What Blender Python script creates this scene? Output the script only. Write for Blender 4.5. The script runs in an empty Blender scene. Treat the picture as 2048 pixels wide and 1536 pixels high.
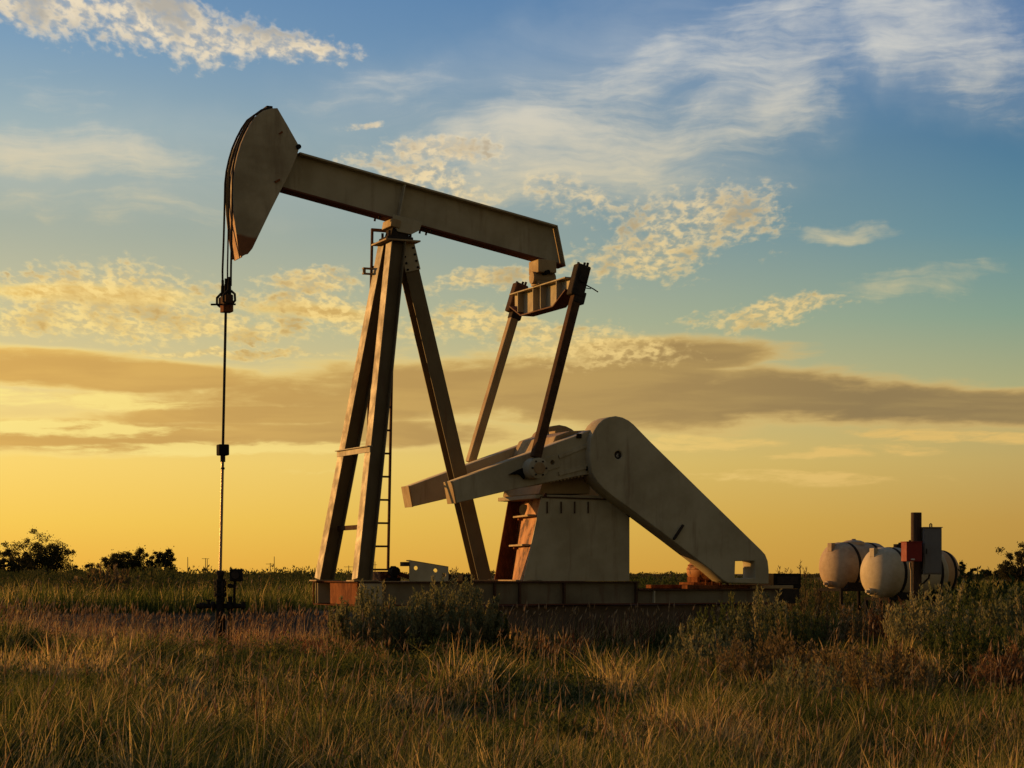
import bpy, bmesh, math, random
import numpy as np
from mathutils import Vector, Matrix, Euler

SC = bpy.context.scene
COL = SC.collection
RND = random.Random(11)
NPR = np.random.default_rng(7)
R = math.radians

# ------------------------------------------------------------------ camera
FPX = 4050.0            # focal length in pixels of a 2048 px wide frame
HORIZON = 1147.0        # row of the horizon in that frame
EYE = 1.0
cam_d = bpy.data.cameras.new('camera')
cam = bpy.data.objects.new('camera', cam_d)
COL.objects.link(cam)
cam.location = (0, 0, EYE)
cam.rotation_euler = (R(90), 0, 0)
cam_d.sensor_width = 36.0
cam_d.lens = 36.0 * FPX / 2048.0
cam_d.shift_y = (HORIZON - 768.0) / 2048.0
cam_d.clip_start = 0.1
cam_d.clip_end = 9000
SC.camera = cam

# ------------------------------------------------------------------ colour management
SC.view_settings.view_transform = 'Standard'
SC.view_settings.look = 'None'
SC.view_settings.exposure = 0.0
SC.view_settings.gamma = 1.0
SC.view_settings.use_curve_mapping = False
SC.cycles.max_bounces = 6
SC.cycles.diffuse_bounces = 3
SC.cycles.glossy_bounces = 2
SC.cycles.transmission_bounces = 3
SC.cycles.transparent_max_bounces = 4
SC.cycles.sample_clamp_indirect = 4.0

# ------------------------------------------------------------------ sun
SUN_AZ = R(-54)         # measured from the viewing direction, minus = to the left
SUN_EL = R(7.5)
sun_d = bpy.data.lights.new('sun', 'SUN')
sun_d.energy = 5.0
sun_d.angle = R(0.6)
sun_d.color = (1.0, 0.48, 0.12)
sun = bpy.data.objects.new('sun', sun_d)
COL.objects.link(sun)
sdir = Vector((math.sin(SUN_AZ) * math.cos(SUN_EL), math.cos(SUN_AZ) * math.cos(SUN_EL), math.sin(SUN_EL)))
sun.rotation_euler = sdir.to_track_quat('Z', 'Y').to_euler()
sun.location = (-40, 20, 30)


def lin(r, g, b):
    def f(c):
        c /= 255.0
        return c / 12.92 if c <= 0.04045 else ((c + 0.055) / 1.055) ** 2.4
    return (f(r), f(g), f(b), 1.0)


# ------------------------------------------------------------------ node helper
class NT:
    def __init__(self, tree):
        self.t = tree
        self.n = tree.nodes
        self.l = tree.links

    def new(self, typ, **kw):
        nd = self.n.new(typ)
        for k, v in kw.items():
            setattr(nd, k, v)
        return nd

    def put(self, sock, v):
        if v is None:
            return
        if hasattr(v, 'is_output') or isinstance(v, bpy.types.NodeSocket):
            self.l.new(v, sock)
        else:
            if isinstance(v, (int, float)) and sock.type in ('RGBA',):
                v = (v, v, v, 1)
            sock.default_value = v

    def m(self, op, a, b=None, c=None, clamp=False):
        nd = self.new('ShaderNodeMath', operation=op, use_clamp=clamp)
        for i, v in enumerate((a, b, c)):
            if v is not None:
                self.put(nd.inputs[i], v)
        return nd.outputs[0]

    def vm(self, op, a, b=None):
        nd = self.new('ShaderNodeVectorMath', operation=op)
        self.put(nd.inputs[0], a)
        if b is not None:
            self.put(nd.inputs[1], b)
        return nd.outputs['Value'] if op in ('LENGTH', 'DOT_PRODUCT', 'DISTANCE') else nd.outputs[0]

    def mapr(self, v, a, b, c=0.0, d=1.0, smooth=True):
        nd = self.new('ShaderNodeMapRange', interpolation_type='SMOOTHSTEP' if smooth else 'LINEAR')
        self.put(nd.inputs[0], v)
        for i, x in enumerate((a, b, c, d)):
            self.put(nd.inputs[i + 1], x)
        return nd.outputs[0]

    def mix(self, f, a, b, blend='MIX'):
        nd = self.new('ShaderNodeMix', data_type='RGBA', blend_type=blend)
        self.put(nd.inputs[0], f)
        self.put(nd.inputs[6], a)
        self.put(nd.inputs[7], b)
        return nd.outputs[2]

    def noise(self, vec, scale, detail=4, rough=0.5, dist=0.0, lac=2.0, color=False):
        nd = self.new('ShaderNodeTexNoise')
        if vec is not None:
            self.put(nd.inputs['Vector'], vec)
        nd.inputs['Scale'].default_value = scale
        nd.inputs['Detail'].default_value = detail
        nd.inputs['Roughness'].default_value = rough
        nd.inputs['Lacunarity'].default_value = lac
        nd.inputs['Distortion'].default_value = dist
        return nd.outputs['Color' if color else 'Fac']

    def mapping(self, vec, loc=(0, 0, 0), rot=0.0, scale=(1, 1, 1), typ='POINT'):
        nd = self.new('ShaderNodeMapping', vector_type=typ)
        self.put(nd.inputs[0], vec)
        nd.inputs[1].default_value = loc
        nd.inputs[2].default_value = (0, 0, rot)
        nd.inputs[3].default_value = scale
        return nd.outputs[0]

    def ramp(self, f, stops, interp='LINEAR'):
        nd = self.new('ShaderNodeValToRGB')
        cr = nd.color_ramp
        cr.interpolation = interp
        while len(cr.elements) < len(stops):
            cr.elements.new(0.5)
        for e, (p, c) in zip(cr.elements, stops):
            e.position = p
            e.color = c if len(c) == 4 else (*c, 1)
        self.put(nd.inputs[0], f)
        return nd.outputs[0]


# ------------------------------------------------------------------ world: evening sky with clouds, laid out by compass direction
def build_world():
    w = bpy.data.worlds.new('World')
    SC.world = w
    w.use_nodes = True
    t = NT(w.node_tree)
    t.n.clear()
    out = t.new('ShaderNodeOutputWorld')
    bg = t.new('ShaderNodeBackground')
    t.l.new(bg.outputs[0], out.inputs[0])

    d = t.new('ShaderNodeTexCoord').outputs['Generated']
    sep = t.new('ShaderNodeSeparateXYZ')
    t.l.new(d, sep.inputs[0])
    x, y, z = sep.outputs
    az = t.m('ARCTAN2', x, y)
    el = t.m('ARCSINE', z)
    K = FPX / 1000.0
    A = t.m('MULTIPLY', az, K)
    E = t.m('MULTIPLY', el, K)

    def AE(px, py):                      # where a picture point lies on the sky sphere
        a = math.atan((px - 1024) / FPX)
        e = math.atan((HORIZON - py) / FPX * math.cos(a))
        return a * K, e * K

    P = t.new('ShaderNodeCombineXYZ')
    t.l.new(A, P.inputs[0])
    t.l.new(E, P.inputs[1])
    P = P.outputs[0]
    wn = t.vm('SUBTRACT', t.noise(P, 4.5, 3, 0.55, color=True), (0.5, 0.5, 0.5))
    wn2 = t.vm('SUBTRACT', t.noise(P, 16.0, 4, 0.6, color=True), (0.5, 0.5, 0.5))
    Pw = t.vm('ADD', t.vm('ADD', P, t.vm('MULTIPLY', wn, (0.20, 0.11, 0.0))), t.vm('MULTIPLY', wn2, (0.12, 0.035, 0.0)))
    Ps = t.vm('ADD', P, t.vm('MULTIPLY', wn, (0.14, 0.022, 0.0)))

    # ---- clear sky: two measured colour runs (towards / away from the sun), dusk behind, glow round the sun
    e01 = t.m('DIVIDE', E, 2.0, clamp=True)

    def run(stops):
        return t.ramp(e01, [(p / 2.0, lin(*c)) for p, c in stops])
    left = run([(0.0, (236, 176, 66)), (0.10, (240, 196, 82)), (0.22, (242, 206, 106)), (0.36, (222, 196, 130)),
                (0.50, (192, 184, 142)), (0.68, (156, 165, 152)), (0.86, (146, 168, 174)), (1.02, (112, 148, 178)), (1.15, (94, 134, 174)), (1.7, (62, 98, 142))])
    right = run([(0.0, (182, 138, 60)), (0.10, (186, 146, 70)), (0.22, (186, 160, 94)), (0.36, (166, 164, 118)),
                 (0.50, (126, 152, 134)), (0.66, (90, 132, 146)), (0.84, (62, 110, 144)), (1.02, (56, 104, 154)), (1.15, (54, 102, 154)), (1.7, (48, 80, 126))])
    dusk = run([(0.0, (146, 124, 84)), (0.25, (152, 131, 92)), (0.6, (138, 123, 94)), (1.1, (108, 103, 92)), (2.0, (68, 72, 76))])
    glow = run([(0.0, (255, 210, 100)), (0.3, (255, 220, 130)), (0.7, (240, 215, 160)), (1.2, (170, 180, 180)), (2.0, (90, 120, 155))])
    sunness = t.m('COSINE', t.m('SUBTRACT', az, SUN_AZ))
    base = t.mix(t.mapr(sunness, 0.375, 0.766, smooth=False), right, left)
    base = t.mix(t.mapr(sunness, 0.22, -0.45), base, dusk)
    base = t.mix(t.mapr(sunness, 0.78, 0.99), base, glow)

    sky = t.new('ShaderNodeTexSky', sky_type='NISHITA', sun_disc=False, sun_elevation=SUN_EL, sun_rotation=SUN_AZ)
    sky.air_density = 1.2
    sky.dust_density = 2.0
    nish = t.mix(1.0, sky.outputs[0], (0.05, 0.05, 0.05, 1), 'MULTIPLY')
    base = t.mix(0.25, base, nish, 'ADD')

    # ---- soft elliptical regions where each kind of cloud lies
    def blob(cx, cy, rx, ry, rot=0.0, vec=None):
        a, e = AE(cx, cy)
        q = t.vm('LENGTH', t.mapping(vec if vec is not None else Pw, (a, e, 0), R(rot), (rx / 1000, ry / 1000, 1), 'TEXTURE'))
        return t.mapr(q, 0.15, 1.0, 1.0, 0.0)

    def sblob(*a):
        return blob(*a, vec=Ps)

    def union(lst):
        o = lst[0]
        for b in lst[1:]:
            o = t.m('MAXIMUM', o, b)
        return o
    front = t.mapr(t.m('ABSOLUTE', az), 0.30, 0.55, 1.0, 0.0)   # beyond the laid-out part general cloud takes over

    # high cirrus: soft fibrous veils
    ci_mask = union([blob(1400, 150, 560, 190, 24), blob(1150, 260, 620, 170, 8), blob(1560, 130, 330, 220, 35), blob(1860, 70, 390, 160, -28),
                     t.m('MULTIPLY', blob(1960, 130, 160, 130, -40), 0.9), blob(180, 300, 560, 85, -7), t.m('MULTIPLY', blob(1660, 462, 210, 36, 2), 0.8), t.m('MULTIPLY', blob(1840, 565, 260, 60, 10), 0.85),
                     t.m('MULTIPLY', blob(1120, 360, 480, 90, 0), 0.9), t.m('MULTIPLY', blob(250, 410, 360, 60, -3), 0.62), t.m('MULTIPLY', blob(60, 190, 240, 130, 0), 0.45),
                     t.m('MULTIPLY', blob(800, 190, 380, 110, -8), 0.45), t.m('MULTIPLY', blob(820, 390, 300, 60, 0), 0.5)])
    Pc = t.vm('ADD', P, t.vm('MULTIPLY', wn, (0.10, 0.07, 0.0)))
    v1 = t.mapping(Pc, (0.3, 0.1, 0), R(-17), (1.0, 3.6, 1.0))
    v1b = t.mapping(Pc, (0.3, 0.1, 0.4), R(-24), (1.0, 6.0, 1.0))
    f1 = t.noise(v1, 2.6, 7, 0.58, 0.6)
    f1b = t.noise(v1b, 7.0, 5, 0.6, 0.5)
    f1c = t.noise(P, 9.0, 5, 0.6)
    fib = t.m('ADD', t.m('MULTIPLY', f1, 0.55), t.m('ADD', t.m('MULTIPLY', f1b, 0.30), t.m('MULTIPLY', f1c, 0.15)))
    cm = t.m('POWER', ci_mask, 0.8)
    lo_t = t.m('SUBTRACT', 0.60, t.m('MULTIPLY', cm, 0.28))
    ci = t.m('MULTIPLY', t.mapr(fib, lo_t, t.m('ADD', lo_t, 0.33)), t.mapr(ci_mask, 0.0, 0.25))
    ci_else = t.m('MULTIPLY', t.mapr(f1, 0.50, 0.72), 0.5)
    ci = t.m('ADD', t.m('MULTIPLY', ci, front), t.m('MULTIPLY', ci_else, t.m('SUBTRACT', 1.0, front)))
    ci_col = t.mix(t.mapr(E, 0.55, 1.1), lin(226, 205, 150), lin(214, 212, 204))
    veil = union([blob(1250, 190, 760, 280, 14), blob(1180, 340, 560, 120, 0), blob(1850, 60, 420, 190, -25), t.m('MULTIPLY', blob(300, 330, 620, 170, -4), 0.6), t.m('MULTIPLY', blob(880, 200, 420, 160, 0), 0.6)])
    veil = t.m('MULTIPLY', t.m('MULTIPLY', veil, t.mapr(f1, 0.28, 0.66, 0.35, 1.0)), front)
    base = t.mix(t.m('MULTIPLY', veil, 0.42), base, t.mix(t.mapr(E, 0.5, 1.1), lin(214, 200, 160), lin(196, 202, 204)))
    ci_col = t.mix(t.mapr(sunness, 0.2, -0.5), ci_col, lin(150, 130, 100))
    base = t.mix(t.m('MULTIPLY', ci, 0.80), base, ci_col)

    # low stratus: long flat grey-tan bars with bright rims
    ss = t.mapping(Ps, (0, 0, 0), 0, (1.0, 8.5, 1.0))
    n_s = t.noise(ss, 2.4, 6, 0.55, 0.3)
    n_sf = t.noise(t.mapping(P, (0, 0, 0), 0, (1.0, 3.4, 1.0)), 15.0, 4, 0.6, 0.4)
    st_mask = union([sblob(1700, 805, 620, 80, -3), sblob(1320, 800, 600, 96, 0), sblob(260, 872, 760, 58, 1), sblob(120, 740, 620, 64, -2), sblob(760, 870, 560, 50, 0), t.m('MULTIPLY', sblob(650, 795, 900, 80, 0), 0.85), sblob(250, 752, 620, 62, -3), sblob(560, 830, 620, 40, 1), sblob(900, 770, 560, 95, 0), sblob(1260, 775, 620, 105, -3), sblob(1330, 710, 370, 62, 1),
                     sblob(1620, 790, 560, 85, -5), sblob(2010, 815, 420, 62, -2), sblob(150, 880, 520, 36, 0), t.m('MULTIPLY', sblob(200, 590, 360, 34, 0), 0.62),
                     t.m('MULTIPLY', sblob(650, 625, 260, 30, -5), 0.62)])
    st_raw = t.m('ADD', t.m('MULTIPLY', st_mask, 0.85), t.m('ADD', t.m('MULTIPLY', t.m('SUBTRACT', n_s, 0.5), 0.95), t.m('MULTIPLY', t.m('SUBTRACT', n_sf, 0.5), 0.35)))
    st_raw = t.m('MULTIPLY', st_raw, t.mapr(st_mask, 0.0, 0.12))
    st = t.m('MULTIPLY', t.mapr(st_raw, 0.10, 0.56), front)
    st_core = t.mapr(st_raw, 0.24, 0.70)
    toleft = t.mapr(A, -1.1, 0.7, 1.0, 0.0, smooth=False)
    rim = t.mix(toleft, lin(214, 178, 108), lin(255, 226, 136))
    core = t.mix(toleft, lin(146, 124, 84), lin(218, 172, 92))
    core = t.mix(t.m('MULTIPLY', t.mapr(n_s, 0.40, 0.66), 0.5), core, t.mix(toleft, lin(174, 148, 94), lin(236, 190, 100)))
    base = t.mix(st, base, t.mix(st_core, rim, core))
    # thin bright streaks below the bars
    lo_mask = union([sblob(150, 800, 420, 26, -1), sblob(100, 855, 420, 28, 0), sblob(420, 900, 560, 24, 1), sblob(1300, 890, 380, 26, 0), sblob(1900, 872, 330, 24, -3),
                     t.m('MULTIPLY', sblob(1720, 905, 300, 22, 2), 0.8), t.m('MULTIPLY', sblob(1600, 955, 420, 22, -2), 0.7), t.m('MULTIPLY', sblob(620, 945, 120, 14, 0), 0.7)])
    n_l = t.noise(t.mapping(Ps, (3, 1, 0), 0, (1.0, 5.5, 1.0)), 6.5, 6, 0.62, 0.2)
    lo = t.m('MULTIPLY', t.mapr(t.m('ADD', n_l, t.m('MULTIPLY', lo_mask, 0.25)), 0.56, 0.78), t.m('MULTIPLY', t.mapr(lo_mask, 0, 0.4), front))
    base = t.mix(t.m('MULTIPLY', lo, 0.9), base, t.mix(toleft, lin(224, 186, 108), lin(255, 232, 140)))

    # altocumulus: fields of small broken puffs, finer towards the horizon
    ac_mask = union([blob(120, 12, 420, 100, -6), blob(300, 50, 440, 92, -9), blob(540, 90, 260, 58, -4), t.m('MULTIPLY', blob(1400, 440, 280, 130, 4), 0.8), t.m('MULTIPLY', blob(1300, 500, 290, 100, 8), 0.85), t.m('MULTIPLY', blob(1150, 400, 220, 60, -12), 0.7),
                     blob(1540, 625, 250, 48, 3), blob(210, 590, 400, 100, 0), blob(160, 640, 380, 62, -2), blob(430, 640, 350, 52, -5), blob(650, 620, 300, 62, -10),
                     blob(620, 560, 200, 60, 0), blob(980, 560, 190, 48, 6), blob(900, 300, 200, 46, -8), t.m('MULTIPLY', blob(860, 350, 240, 56, -14), 0.95),
                     blob(1000, 660, 420, 55, -2), blob(1190, 690, 300, 70, 0), blob(460, 702, 330, 20, -1), t.m('MULTIPLY', blob(735, 240, 60, 14, 0), 0.8)])
    pf = t.m('ADD', 0.62, t.m('MULTIPLY', E, 0.45))
    vac = t.mapping(P, (0, 0, 0), R(6), (1.0, 2.3, 1.0))
    vac = t.vm('ADD', vac, t.vm('MULTIPLY', wn, (0.03, 0.03, 0)))
    sc = t.new('ShaderNodeVectorMath', operation='SCALE')
    t.l.new(vac, sc.inputs[0])
    t.put(sc.inputs['Scale'], t.m('DIVIDE', 1.0, pf))
    vac = sc.outputs[0]
    puff = t.noise(vac, 42.0, 4, 0.52, 0.15)
    big = t.noise(vac, 8.0, 4, 0.55, 0.2)
    raw = t.m('ADD', t.m('MULTIPLY', t.m('SUBTRACT', puff, 0.5), 1.5),
              t.m('ADD', t.m('MULTIPLY', t.m('SUBTRACT', big, 0.5), 1.3), t.m('SUBTRACT', t.m('MULTIPLY', ac_mask, 1.05), 0.42)))
    raw = t.m('MULTIPLY', raw, t.mapr(ac_mask, 0.0, 0.10))
    ac_d = t.m('MULTIPLY', t.mapr(raw, -0.14, 0.74), t.mapr(ac_mask, 0.0, 0.22))
    raw_e = t.m('MULTIPLY', t.m('SUBTRACT', t.m('ADD', t.m('MULTIPLY', puff, 0.6), t.m('MULTIPLY', big, 0.6)), 0.64), 1.8)
    ac_d = t.m('ADD', t.m('MULTIPLY', ac_d, front), t.m('MULTIPLY', t.mapr(raw_e, 0.0, 0.3), t.m('MULTIPLY', 0.6, t.m('SUBTRACT', 1.0, front))))
    hi = t.mapr(E, 0.45, 1.05)
    behind = t.mapr(sunness, 0.2, -0.5)
    bright = t.mix(hi, t.mix(toleft, lin(236, 204, 134), lin(255, 224, 140)), lin(246, 226, 190))
    shade = t.mix(hi, t.mix(toleft, lin(186, 160, 104), lin(206, 166, 92)), lin(186, 176, 158))
    shade_f = t.m('MULTIPLY', t.mapr(t.m('ADD', t.m('MULTIPLY', big, 0.7), t.m('MULTIPLY', puff, 0.3)), 0.47, 0.66), t.mapr(raw, 0.18, 0.5))
    ac_col = t.mix(t.m('MULTIPLY', t.mapr(puff, 0.60, 0.38), 0.75), t.mix(shade_f, bright, shade), t.mix(0.45, shade, base))
    ac_col = t.mix(behind, ac_col, lin(136, 120, 116))
    base = t.mix(t.m('MULTIPLY', ac_d, 0.88), base, ac_col)

    # below the horizon: dull earth
    base = t.mix(t.mapr(E, -0.02, -0.10), base, lin(70, 54, 30))
    t.l.new(base, bg.inputs[0])
    bg.inputs[1].default_value = 1.0
    w.cycles.sampling_method = 'MANUAL'
    w.cycles.sample_map_resolution = 512


build_world()

# ------------------------------------------------------------------ object helpers
def link(o):
    COL.objects.link(o)
    return o


def tag(o, label=None, cat=None, group=None, kind=None):
    if label:
        o['label'] = label
    if cat:
        o['category'] = cat
    if group:
        o['group'] = group
    if kind:
        o['kind'] = kind
    return o


def empty(name, loc=(0, 0, 0), rz=0.0, parent=None):
    o = bpy.data.objects.new(name, None)
    o.empty_display_size = 0.2
    link(o)
    o.location = loc
    o.rotation_euler = (0, 0, rz)
    o.parent = parent
    return o


def build(name, bm, mat, parent=None, bevel=0.0, smooth=None):
    bmesh.ops.recalc_face_normals(bm, faces=bm.faces)
    me = bpy.data.meshes.new(name)
    bm.to_mesh(me)
    bm.free()
    if mat:
        me.materials.append(mat)
    o = bpy.data.objects.new(name, me)
    link(o)
    o.parent = parent
    if smooth:
        me.shade_smooth()
        try:
            me.set_sharp_from_angle(angle=R(smooth))
        except Exception:
            pass
    if bevel:
        md = o.modifiers.new('bevel', 'BEVEL')
        md.width = bevel
        md.segments = 2
        md.limit_method = 'ANGLE'
        md.angle_limit = R(40)
    return o


def nb():
    return bmesh.new()


def box(bm, x0, x1, y0, y1, z0, z1):
    vs = [bm.verts.new((x, y, z)) for x in (x0, x1) for y in (y0, y1) for z in (z0, z1)]
    for f in ((0, 1, 3, 2), (4, 6, 7, 5), (0, 4, 5, 1), (2, 3, 7, 6), (0, 2, 6, 4), (1, 5, 7, 3)):
        bm.faces.new([vs[i] for i in f])


def frame(p, q, up=(0, 0, 1)):
    p, q = Vector(p), Vector(q)
    x = (q - p)
    ln = x.length
    x.normalize()
    up = Vector(up)
    y = up.cross(x)
    if y.length < 1e-5:
        y = Vector((0, 1, 0)).cross(x)
    y.normalize()
    zz = x.cross(y)
    return p, x, y, zz, ln


def bar(bm, p, q, w, h, up=(0, 0, 1), oy=0.0, oz=0.0):
    """box from p to q, w across (perpendicular to up), h along up"""
    p, x, y, zz, ln = frame(p, q, up)
    vs = []
    for a in (0, ln):
        for b in (oy - w / 2, oy + w / 2):
            for c in (oz - h / 2, oz + h / 2):
                vs.append(bm.verts.new(p + x * a + y * b + zz * c))
    for f in ((0, 1, 3, 2), (4, 6, 7, 5), (0, 4, 5, 1), (2, 3, 7, 6), (0, 2, 6, 4), (1, 5, 7, 3)):
        bm.faces.new([vs[i] for i in f])


def rod(bm, p, q, r, r2=None, n=12):
    r2 = r if r2 is None else r2
    p, x, y, zz, ln = frame(p, q)
    a, b = [], []
    for i in range(n):
        t = 2 * math.pi * i / n
        dv = y * math.cos(t) + zz * math.sin(t)
        a.append(bm.verts.new(p + dv * r))
        b.append(bm.verts.new(p + x * ln + dv * r2))
    for i in range(n):
        j = (i + 1) % n
        bm.faces.new((a[i], a[j], b[j], b[i]))
    bm.faces.new(a[::-1])
    bm.faces.new(b)


def tube(bm, pts, r, n=8):
    rings = []
    pts = [Vector(p) for p in pts]
    for i, p in enumerate(pts):
        d = (pts[min(i + 1, len(pts) - 1)] - pts[max(i - 1, 0)]).normalized()
        y = Vector((0.13, 0.97, 0.2)).cross(d).normalized()
        zz = d.cross(y)
        rr = r[i] if isinstance(r, (list, tuple)) else r
        rings.append([bm.verts.new(p + (y * math.cos(2 * math.pi * k / n) + zz * math.sin(2 * math.pi * k / n)) * rr) for k in range(n)])
    for a, b in zip(rings, rings[1:]):
        for k in range(n):
            j = (k + 1) % n
            bm.faces.new((a[k], a[j], b[j], b[k]))
    bm.faces.new(rings[0][::-1])
    bm.faces.new(rings[-1])


def lathe(bm, prof, n=40, axis='x', off=(0, 0, 0)):
    """prof: (position along axis, radius)"""
    rings = []
    off = Vector(off)
    for a, r in prof:
        ring = []
        for k in range(n):
            t = 2 * math.pi * k / n
            c, s = math.cos(t) * r, math.sin(t) * r
            v = Vector((a, c, s)) if axis == 'x' else (Vector((c, a, s)) if axis == 'y' else Vector((c, s, a)))
            ring.append(bm.verts.new(v + off))
        rings.append(ring)
    for a, b in zip(rings, rings[1:]):
        for k in range(n):
            j = (k + 1) % n
            bm.faces.new((a[k], a[j], b[j], b[k]))
    bm.faces.new(rings[0][::-1])
    bm.faces.new(rings[-1])


def prism(bm, pts, y0, y1):
    """convex or concave outline in (x, z), from y0 to y1"""
    a = [bm.verts.new((x, y0, z)) for x, z in pts]
    b = [bm.verts.new((x, y1, z)) for x, z in pts]
    n = len(pts)
    for i in range(n):
        j = (i + 1) % n
        bm.faces.new((a[i], a[j], b[j], b[i]))
    f = [bm.faces.new(a[::-1]), bm.faces.new(b)]
    bmesh.ops.triangulate(bm, faces=f)


def smooth_poly(pts, n=3):
    """Catmull-Rom through a closed outline"""
    out = []
    N = len(pts)
    for i in range(N):
        p0, p1, p2, p3 = pts[i - 1], pts[i], pts[(i + 1) % N], pts[(i + 2) % N]
        for k in range(n):
            t = k / n
            out.append(tuple(0.5 * ((2 * b) + (-a + c) * t + (2 * a - 5 * b + 4 * c - d) * t * t + (-a + 3 * b - 3 * c + d) * t ** 3)
                             for a, b, c, d in zip(p0, p1, p2, p3)))
    return out


def holed_plate(name, outline, holes, y0, y1, mat, parent, bevel=0.006):
    """a thick plate in the (x, z) plane with real holes"""
    cu = bpy.data.curves.new(name, 'CURVE')
    cu.dimensions = '2D'
    cu.fill_mode = 'BOTH'
    cu.extrude = (y1 - y0) / 2 - bevel
    cu.bevel_depth = bevel
    cu.bevel_resolution = 1
    cu.offset = -bevel
    for lp in [outline] + holes:
        sp = cu.splines.new('POLY')
        sp.points.add(len(lp) - 1)
        for pt, (x, z) in zip(sp.points, lp):
            pt.co = (x, z, 0, 1)
        sp.use_cyclic_u = True
    tmp = bpy.data.objects.new(name + '_tmp', cu)
    COL.objects.link(tmp)
    dg = bpy.context.evaluated_depsgraph_get()
    me = bpy.data.meshes.new_from_object(tmp.evaluated_get(dg))
    bpy.data.objects.remove(tmp)
    bpy.data.curves.remove(cu)
    me.name = name
    ym = (y0 + y1) / 2
    me.transform(Matrix(((1, 0, 0, 0), (0, 0, -1, ym), (0, 1, 0, 0), (0, 0, 0, 1))))
    me.materials.clear()
    me.materials.append(mat)
    o = bpy.data.objects.new(name, me)
    link(o)
    o.parent = parent
    return o


def circle(cx, cz, r, n=24):
    return [(cx + r * math.cos(2 * math.pi * i / n), cz + r * math.sin(2 * math.pi * i / n)) for i in range(n)]


def build_each(name, bm, mat, parent=None, bevel=0.0, smooth=None):
    """every loose piece of bm as an object of its own"""
    left = set(bm.verts)
    out = []
    while left:
        st = [left.pop()]
        isl = set(st)
        while st:
            v = st.pop()
            for e in v.link_edges:
                w = e.other_vert(v)
                if w in left:
                    left.discard(w)
                    isl.add(w)
                    st.append(w)
        nbm = bmesh.new()
        mp = {v: nbm.verts.new(v.co) for v in isl}
        for f in {f for v in isl for f in v.link_faces}:
            nbm.faces.new([mp[v] for v in f.verts])
        out.append(build(name, nbm, mat, parent, bevel, smooth))
    bm.free()
    return out


# ------------------------------------------------------------------ materials
def material(name):
    m = bpy.data.materials.new(name)
    m.use_nodes = True
    t = NT(m.node_tree)
    p = t.n['Principled BSDF']
    return m, t, p


def painted(name, col, dirt, rust=lin(92, 44, 20), rust_amt=0.5, rough=0.5, scale=1.0, streak=0.3, spec=0.22):
    m, t, p = material(name)
    co = t.new('ShaderNodeTexCoord').outputs['Object']
    n1 = t.noise(co, 1.1 * scale, 6, 0.6)
    n2 = t.noise(t.mapping(co, (0, 0, 0), 0, (1, 1, 0.12)), 9 * scale, 5, 0.6)
    n3 = t.noise(co, 34 * scale, 4, 0.7)
    n4 = t.noise(co, 4.3 * scale, 8, 0.65)
    c = t.mix(t.mapr(t.m('ADD', t.m('MULTIPLY', n1, 0.7), t.m('MULTIPLY', n4, 0.3)), 0.38, 0.66), col, dirt)
    c = t.mix(t.m('MULTIPLY', t.mapr(n2, 0.52, 0.74), streak), c, t.mix(0.5, dirt, rust))
    spots = t.m('MULTIPLY', t.mapr(t.m('ADD', t.m('MULTIPLY', n4, 0.75), t.m('MULTIPLY', n3, 0.25)), 0.72 - 0.12 * rust_amt, 0.78 - 0.12 * rust_amt), 1.0)
    c = t.mix(spots, c, rust)
    t.l.new(c, p.inputs['Base Color'])
    p.inputs['Specular IOR Level'].default_value = spec
    t.l.new(t.mapr(n4, 0.2, 0.8, rough + 0.08, rough + 0.34), p.inputs['Roughness'])
    b = t.new('ShaderNodeBump')
    b.inputs['Strength'].default_value = 0.12
    b.inputs['Distance'].default_value = 0.01
    t.l.new(t.m('ADD', t.m('MULTIPLY', n3, 0.3), n1), b.inputs['Height'])
    t.l.new(b.outputs[0], p.inputs['Normal'])
    return m


def plain(name, c1, c2, scale=8.0, rough=0.7, metal=0.0, bump=0.15, stretch=(1, 1, 1)):
    m, t, p = material(name)
    co = t.mapping(t.new('ShaderNodeTexCoord').outputs['Object'], (0, 0, 0), 0, stretch)
    n = t.noise(co, scale, 6, 0.65)
    n2 = t.noise(co, scale * 6, 3, 0.6)
    t.l.new(t.mix(t.mapr(t.m('ADD', t.m('MULTIPLY', n, 0.7), t.m('MULTIPLY', n2, 0.3)), 0.36, 0.64), c1, c2), p.inputs['Base Color'])
    p.inputs['Roughness'].default_value = rough
    p.inputs['Specular IOR Level'].default_value = 0.2
    p.inputs['Metallic'].default_value = metal
    b = t.new('ShaderNodeBump')
    b.inputs['Strength'].default_value = bump
    b.inputs['Distance'].default_value = 0.02
    t.l.new(n2, b.inputs['Height'])
    t.l.new(b.outputs[0], p.inputs['Normal'])
    return m


def leafy(name, stops, trans=0.35, rough=0.7):
    """plant material: colour by the per-leaf attribute 'tone', light also passing through"""
    m = bpy.data.materials.new(name)
    m.use_nodes = True
    t = NT(m.node_tree)
    t.n.clear()
    out = t.new('ShaderNodeOutputMaterial')
    at = t.new('ShaderNodeAttribute', attribute_name='tone')
    c = t.ramp(at.outputs['Fac'], stops)
    df = t.new('ShaderNodeBsdfDiffuse')
    tr = t.new('ShaderNodeBsdfTranslucent')
    t.l.new(c, df.inputs[0])
    t.l.new(c, tr.inputs[0])
    mx = t.new('ShaderNodeMixShader')
    mx.inputs[0].default_value = trans
    t.l.new(df.outputs[0], mx.inputs[1])
    t.l.new(tr.outputs[0], mx.inputs[2])
    t.l.new(mx.outputs[0], out.inputs[0])
    return m


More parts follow.
